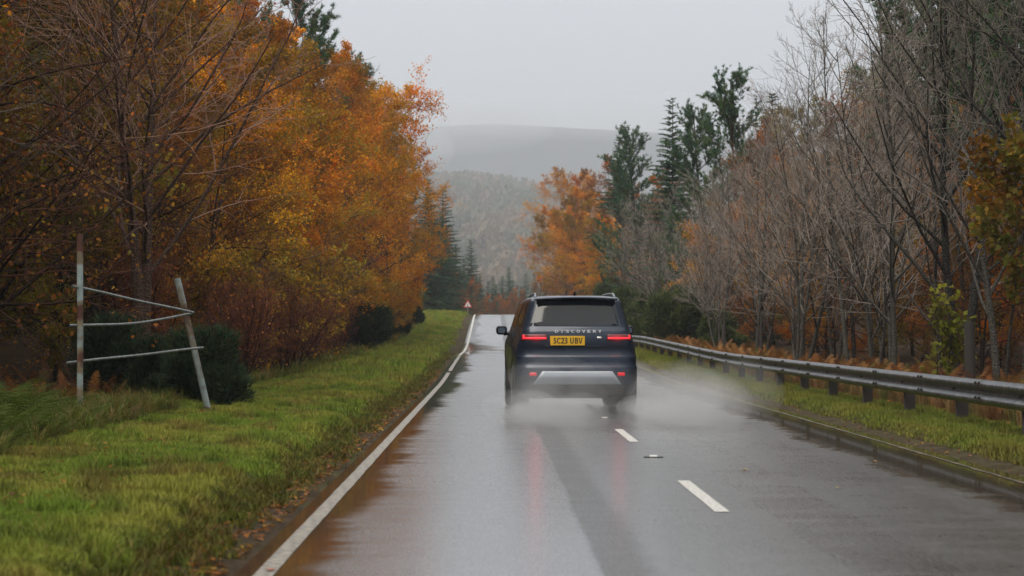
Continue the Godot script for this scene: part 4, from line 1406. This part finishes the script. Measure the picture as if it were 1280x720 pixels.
	copies("distant_wood", bm, tf, cc, "dim depths of the wood seen between the nearer trunks", "woodland")
	for key in P:
		P[key].free()

# ---------------------------------------------------------------- undergrowth
func make_undergrowth() -> void:
	# grass blades: one clump, scattered over both verges
	rng.seed = 300
	var clump := MB.new()
	for i in 30:
		var a := rng.randf() * TAU
		var q := sqrt(rng.randf()) * 0.075
		var p := Vector3(cos(a) * q, -0.008, sin(a) * q)
		var lean := Vector3(rng.randf_range(-1, 1), 0, rng.randf_range(-1, 1)) * 0.06
		var h := rng.randf_range(0.03, 0.075)
		var s := Vector3(cos(a * 3.0), 0, sin(a * 3.0)) * rng.randf_range(0.0018, 0.0034)
		var c := Color.WHITE * rng.randf_range(0.75, 1.2)
		var m := p + lean * 0.35 + Vector3(0, h * 0.6, 0)
		clump.quad(p - s, p + s, m + s * 0.8, m - s * 0.8, c)
		clump.tri(m - s * 0.8, m + s * 0.8, p + lean + Vector3(0, h, 0), c)
	for i in clump.n.size():
		clump.n[i] = (clump.n[i] * signf(clump.n[i].y + 0.0001) + Vector3(0, 0.7, 0)).normalized()
	var gm := clump.mesh(M.grass)
	var nz := noise(301, 0.35, 3)
	var nf := noise(302, 1.6, 3)
	var tf := []
	var cc := []
	var plant := func(x: float, d: float, s: float) -> void:
		var g := nz.get_noise_2d(x * 1.6, d * 0.6)
		var f := nf.get_noise_2d(x, d)
		if f < -0.42:
			return
		var col := Color(0.22, 0.33, 0.045).lerp(Color(0.4, 0.4, 0.08), clampf(0.45 + g * 1.5 + rng.randf_range(-0.25, 0.25), 0, 1))
		if rng.randf() < 0.06:
			col = Color(0.4, 0.32, 0.11)
		if f < -0.15:
			col = col.lerp(Color(0.1, 0.13, 0.03), 0.6)
		if nz.get_noise_2d(x * 2.5 + 200.0, d * 1.1) > 0.28:
			col = col.lerp(Color(0.24, 0.16, 0.06), rng.randf_range(0.2, 0.8))
		if x > 0.0:
			col = col.lerp(Color(0.17, 0.17, 0.04), 0.55)
		var tuft_h := 1.0 + 1.3 * smoothstep(0.15, 0.45, nf.get_noise_2d(x * 0.7 + 90.0, d * 0.7))
		tf.append(Transform3D(Basis(Vector3.UP, rng.randf() * TAU).scaled(Vector3(s, s * tuft_h * rng.randf_range(0.7, 1.3), s)), ground_at(x, d)))
		cc.append(col)
	for i in 42000:
		var d := 8.5 + 38.0 * pow(rng.randf(), 1.25)
		var e := edge_left(d)
		plant.call(lerpf(-4.7, e + 0.05, rng.randf()), d, 0.78)
	for i in 9000:
		var d := 45.0 + 125.0 * pow(rng.randf(), 1.4)
		plant.call(lerpf(-4.9, edge_left(d) + 0.03, rng.randf()), d, 1.6)
	for i in 20000:
		var d := 16.0 + 80.0 * pow(rng.randf(), 1.6)
		var e := edge_right(d)
		plant.call(lerpf(e, 6.5, rng.randf()), d, 0.72 if d < 50.0 else 1.1)
	copies("verge_grass", gm, tf, cc, "short mown grass on the verges beside the road", "grass")

	# ragged turf lip hanging over the gutter
	tf = []; cc = []
	for i in 7000:
		var d := 9.0 + 70.0 * pow(rng.randf(), 1.5)
		var e := edge_left(d)
		var x := e + rng.randf_range(-0.15, 0.5) * rng.randf()
		if nf.get_noise_2d(x * 2.0, d * 1.3) < -0.05:
			continue
		tf.append(Transform3D(Basis(Vector3.UP, rng.randf() * TAU).scaled(Vector3.ONE * rng.randf_range(0.7, 1.5)), ground_at(x, d)))
		cc.append([Color(0.09, 0.12, 0.02), Color(0.2, 0.17, 0.05), Color(0.16, 0.18, 0.03), Color(0.12, 0.07, 0.025), Color(0.07, 0.08, 0.02)][rng.randi() % 5])
	copies("gutter_grass", gm, tf, cc, "ragged grass and moss growing into the muddy gutter", "grass")

	# long dry grass and rushes at the foot of the trees
	rng.seed = 310
	var tall := MB.new()
	for i in 26:
		var a := rng.randf() * TAU
		var p := Vector3(cos(a), 0, sin(a)) * rng.randf() * 0.09
		var out := Vector3(cos(a), 0, sin(a)) * rng.randf_range(0.05, 0.28)
		var h := rng.randf_range(0.2, 0.5)
		var s := out.cross(Vector3.UP).normalized() * 0.004
		var m := p + out * 0.3 + Vector3(0, h * 0.65, 0)
		var c := Color.WHITE * rng.randf_range(0.7, 1.2)
		tall.quad(p - s, p + s, m + s, m - s, c)
		tall.tri(m - s, m + s, p + out + Vector3(0, h, 0), c)
	var tm := tall.mesh(M.grass)
	tf = []; cc = []
	for i in 1900:
		var d := 14.0 + 110.0 * pow(rng.randf(), 1.3)
		var x := -4.55 - absf(rng.randfn(0.0, 0.45)) + 0.25 * nz.get_noise_2d(0.0, d)
		var col: Color = [Color(0.1, 0.13, 0.025), Color(0.08, 0.12, 0.022), Color(0.3, 0.2, 0.07), Color(0.15, 0.15, 0.03), Color(0.09, 0.1, 0.02)][rng.randi() % 5]
		tf.append(Transform3D(Basis(Vector3.UP, rng.randf() * TAU).scaled(Vector3(1.1, 0.8, 1.1) * rng.randf_range(0.3, 0.85)), ground_at(x, d)))
		cc.append(col)
	for i in 1500:
		var d := rng.randf_range(15.5, 27.0)
		var x := rng.randf_range(-6.2, -4.35) + 0.2 * nz.get_noise_2d(3.0, d * 2.0)
		tf.append(Transform3D(Basis(Vector3.UP, rng.randf() * TAU).scaled(Vector3(1.5, 0.75, 1.5) * rng.randf_range(0.3, 0.8)), ground_at(x, d)))
		cc.append([Color(0.09, 0.13, 0.025), Color(0.12, 0.16, 0.03), Color(0.16, 0.17, 0.04), Color(0.24, 0.17, 0.07), Color(0.14, 0.1, 0.045)][rng.randi() % 5])
	for i in 1200:
		var d := 17.0 + 80.0 * pow(rng.randf(), 1.3)
		var x := 6.55 + absf(rng.randfn(0.0, 0.5))
		tf.append(Transform3D(Basis(Vector3.UP, rng.randf() * TAU).scaled(Vector3.ONE * rng.randf_range(0.5, 1.1)), ground_at(x, d)))
		cc.append([Color(0.12, 0.12, 0.035), Color(0.26, 0.17, 0.08), Color(0.2, 0.1, 0.05)][rng.randi() % 3])
	copies("long_grass", tm, tf, cc, "long dry grass at the foot of the trees", "grass")

	# brown bracken behind the barrier and in the left wood
	var fm := frond_mesh(320, 1.0, 0.14, M.leaf, 24)
	tf = []; cc = []
	rng.seed = 321
	for i in 2600:
		var d := 20.0 + 66.0 * pow(rng.randf(), 1.2)
		var x := 6.75 + absf(rng.randfn(0.0, 1.3))
		var patch := nz.get_noise_2d(x * 0.8 + 50.0, d * 0.35)
		if patch < -0.1 or x > 12.0:
			continue
		tf.append(Transform3D(Basis(Vector3.UP, rng.randf() * TAU).rotated(Vector3(1, 0, 0), rng.randf_range(-0.3, 0.3)).scaled(Vector3.ONE * rng.randf_range(0.35, 0.85)), ground_at(x, d)))
		cc.append([Color(0.26, 0.1, 0.035), Color(0.32, 0.15, 0.055), Color(0.2, 0.075, 0.03), Color(0.36, 0.2, 0.08), Color(0.14, 0.12, 0.03)][rng.randi() % 5])
	for i in 1300:
		var d := 18.0 + 60.0 * rng.randf()
		var x := -5.3 - absf(rng.randfn(0.0, 1.6))
		if nz.get_noise_2d(x, d * 0.5) < 0.0:
			continue
		tf.append(Transform3D(Basis(Vector3.UP, rng.randf() * TAU).rotated(Vector3(1, 0, 0), rng.randf_range(-0.4, 0.4)).scaled(Vector3.ONE * rng.randf_range(0.3, 0.6)), ground_at(x, d)))
		cc.append([Color(0.22, 0.085, 0.03), Color(0.28, 0.12, 0.03), Color(0.14, 0.06, 0.025), Color(0.12, 0.1, 0.03)][rng.randi() % 4])
	copies("bracken", fm, tf, cc, "rust brown bracken under the trees and behind the barrier", "bracken")

	# green ferns at the lower left, each a plant
	rng.seed = 330
	var k := 0
	for q in [[-5.0, 20.2, 1.1], [-5.3, 21.4, 1.3], [-4.62, 19.2, 0.85], [-5.0, 22.4, 0.9], [-5.6, 22.8, 1.2], [-4.95, 21.0, 1.0], [-4.5, 20.0, 0.6], [-4.5, 17.9, 0.8], [-4.75, 18.4, 1.0], [-4.6, 22.0, 0.7]]:
		var mb := MB.new()
		var fn := 11
		for i in fn:
			var a := TAU * (i + rng.randf() * 0.7) / fn
			var g := rng.randf_range(0.8, 1.25)
			frond(mb, Vector3(cos(a), 0, sin(a)) * 0.04, Vector3(cos(a) * 0.75, 1, sin(a) * 0.75).normalized(), rng.randf_range(0.45, 0.75), 0.13, Color(0.075 * g, 0.11 * g, 0.022 * g), 18)
		var o := base("fern", ground_at(q[0], q[1]))
		o.scale = Vector3.ONE * q[2]
		part("frond", mb.mesh(M.leaf), o).set_meta("kind", "stuff")
		tag(o, ["green fern nearest the left edge of the photo", "tall green fern behind the nearest ones at the left edge", "low green fern at the front of the fern patch on the verge", "yellowing fern beside the foot of the upright post", "tall fern at the back of the patch left of the upright post", "spreading fern in the middle of the green fern patch", "small fern out on the grass in front of the patch", "fern cut by the left edge of the photo lowest down", "fern just behind the lowest one at the left edge", "fern between the patch and the foot of the upright post"][k], "fern", "green ferns at the lower left")
		k += 1

	# fallen leaves: litter on the forest floor, in the gutter and on the grass
	rng.seed = 340
	var lm := MB.new()
	leaf_flat(lm)
	var lmesh := lm.mesh(M.leaf)
	tf = []; cc = []
	var lay := func(x: float, d: float, s: float, up: float) -> void:
		var b := Basis(Vector3.UP, rng.randf() * TAU) * Basis(Vector3.RIGHT, rng.randf_range(-0.5, 0.5))
		tf.append(Transform3D(b.scaled(Vector3.ONE * s), ground_at(x, d) + Vector3(0, up, 0)))
		cc.append([Color(0.3, 0.12, 0.03), Color(0.2, 0.08, 0.03), Color(0.34, 0.2, 0.04), Color(0.12, 0.065, 0.03), Color(0.24, 0.11, 0.05)][rng.randi() % 5])
	for i in 4200:
		var d := 9.0 + 50.0 * pow(rng.randf(), 1.5)
		lay.call(lerpf(ROAD_L - 0.06, edge_left(d) - 0.05, rng.randf()), d, rng.randf_range(0.03, 0.075), 0.012)
	for i in 1300:
		var d := 9.5 + 40.0 * rng.randf()
		lay.call(-2.2 - 2.6 * pow(rng.randf(), 0.55), d, rng.randf_range(0.03, 0.08), rng.randf_range(0.02, 0.06))
	for i in 7000:
		var d := 15.0 + 70.0 * pow(rng.randf(), 1.2)
		lay.call(rng.randf_range(-4.6, -11.0), d, rng.randf_range(0.06, 0.11), 0.02)
	for i in 3000:
		var d := 18.0 + 60.0 * pow(rng.randf(), 1.2)
		lay.call(rng.randf_range(6.5, 10.0), d, rng.randf_range(0.06, 0.11), 0.02)
	for i in 500:
		var d := 14.0 + 50.0 * rng.randf()
		lay.call(rng.randf_range(ROAD_R + 0.02, 5.4), d, rng.randf_range(0.03, 0.06), 0.012)
	copies("fallen_leaves", lmesh, tf, cc, "brown and orange leaf litter on the verges and forest floor", "leaves")

func leaf_flat(mb: MB) -> void:
	var p := [Vector3(0, 0, -0.5), Vector3(0.2, 0.06, -0.25), Vector3(0.33, 0.1, 0.05), Vector3(0.15, 0.05, 0.3), Vector3(0, 0.02, 0.55), Vector3(-0.17, 0.06, 0.28), Vector3(-0.32, 0.11, 0.02), Vector3(-0.2, 0.05, -0.28)]
	for i in 8:
		mb.tri(Vector3.ZERO, p[i], p[(i + 1) % 8], Color.WHITE)

# ---------------------------------------------------------------- small things
func make_small() -> void:
	# warning triangle at the crest
	var x := -1.95
	var d := 158.0
	var s := base("warning_sign", Vector3(x, land(x, d), -d))
	tag(s, "small red and white warning triangle at the crest of the road", "sign")
	var mb := MB.new()
	mb.tube(PackedVector3Array([Vector3(0, -0.1, -0.03), Vector3(0, 1.05, -0.03)]), 0.035, 0.035, 8, Color.WHITE)
	part("post", mb.mesh(mat(lin(0.25, 0.26, 0.26), 0.5, 0.4)), s)
	var h := 0.95
	var tri_ := func(r: float, z: float, m: Material, called: String, parent: Node) -> Node:
		var b := MB.new()
		var q := []
		for i in 3:
			var a := PI / 2 + TAU * i / 3
			q.append(Vector3(cos(a) * r, h + sin(a) * r, z))
		b.tri(q[0], q[2], q[1], Color.WHITE)
		for i in 3:
			b.quad(q[i], q[(i + 1) % 3], q[(i + 1) % 3] - Vector3(0, 0, 0.012), q[i] - Vector3(0, 0, 0.012), Color.WHITE)
		return part(called, b.mesh(m), parent)
	var face: Node = tri_.call(0.45, 0.0, mat(lin(0.45, 0.02, 0.025), 0.4), "sign_board", s)
	tri_.call(0.29, 0.006, mat(lin(0.75, 0.75, 0.75), 0.4), "white_field", face)
	mb = MB.new()
	mb.box(Vector3(0, h - 0.02, 0.01), Vector3(0.05, 0.26, 0.006), Color.WHITE)
	part("symbol", mb.mesh(M.black), face)

	# fence posts among the bracken
	var k := 0
	for q in [[7.6, 64.0, 1.25, 0.05], [7.9, 57.5, 1.3, 0.055], [7.2, 29.5, 1.35, 0.085]]:
		var b := MB.new()
		b.tube(PackedVector3Array([Vector3(0, -0.1, 0), Vector3(0.01, q[2] * 0.5, 0), Vector3(0.0, q[2], 0.01), Vector3(0, q[2] + 0.02, 0.01)]), q[3], q[3] * 0.85, 9, Color.WHITE)
		var o := base("fence_post", ground_at(q[0], q[1]))
		part("shaft", b.mesh(M.timber), o)
		tag(o, ["thin dark fence post rising from the orange bracken", "thin dark fence post right of the orange bracken", "thick round timber post behind the barrier by the oak sapling"][k], "post")
		k += 1

	# single leaves lying on the tarmac
	k = 0
	for q in [[-1.24, 11.05, 0.07, Color(0.35, 0.07, 0.025)], [2.42, 18.8, 0.07, Color(0.4, 0.27, 0.04)], [2.95, 16.7, 0.06, Color(0.25, 0.2, 0.06)], [3.9, 20.0, 0.06, Color(0.3, 0.14, 0.04)]]:
		var b := MB.new()
		leaf_flat(b)
		var o := top("fallen_leaf", b.mesh(mat(Color(q[3]).linear_to_srgb(), 0.5)))
		o.position = Vector3(q[0], 0.008, -q[1])
		o.rotation.y = k * 1.3
		o.scale = Vector3.ONE * q[2] * 1.3
		tag(o, ["red leaf lying on the left edge line at the bottom of the photo", "yellow leaf on the wet right lane", "pale leaf in the dark wet margin of the right lane", "brown leaf near the right edge of the road"][k], "leaf")
		k += 1

# things that share a label are told apart by their place: counted from the left as the camera sees them
func tell_apart() -> void:
	var shared := {}
	for o in get_children():
		if o is Node3D and o.has_meta("label") and o.has_meta("category") and o.get_meta("kind", "") != "stuff":
			var l: String = o.get_meta("label")
			if not shared.has(l):
				shared[l] = []
			shared[l].append(o)
	var words := ["leftmost", "second from the left", "third from the left", "fourth from the left", "fifth from the left", "sixth from the left", "seventh from the left", "eighth from the left", "ninth from the left", "tenth from the left", "eleventh from the left", "twelfth from the left", "thirteenth from the left", "fourteenth from the left", "fifteenth from the left", "sixteenth from the left", "seventeenth from the left", "eighteenth from the left"]
	for l in shared:
		var all: Array = shared[l]
		if all.size() < 2:
			continue
		all.sort_custom(func(a, b): return a.position.x / -a.position.z < b.position.x / -b.position.z)
		var k := 0
		for o in all:
			var across: float = o.position.x / maxf(0.1, -o.position.z)
			if across < -0.28 or across > 0.3 or o.position.z > -5.0:
				continue
			if k < words.size():
				o.set_meta("label", l + ", " + words[k])
			k += 1
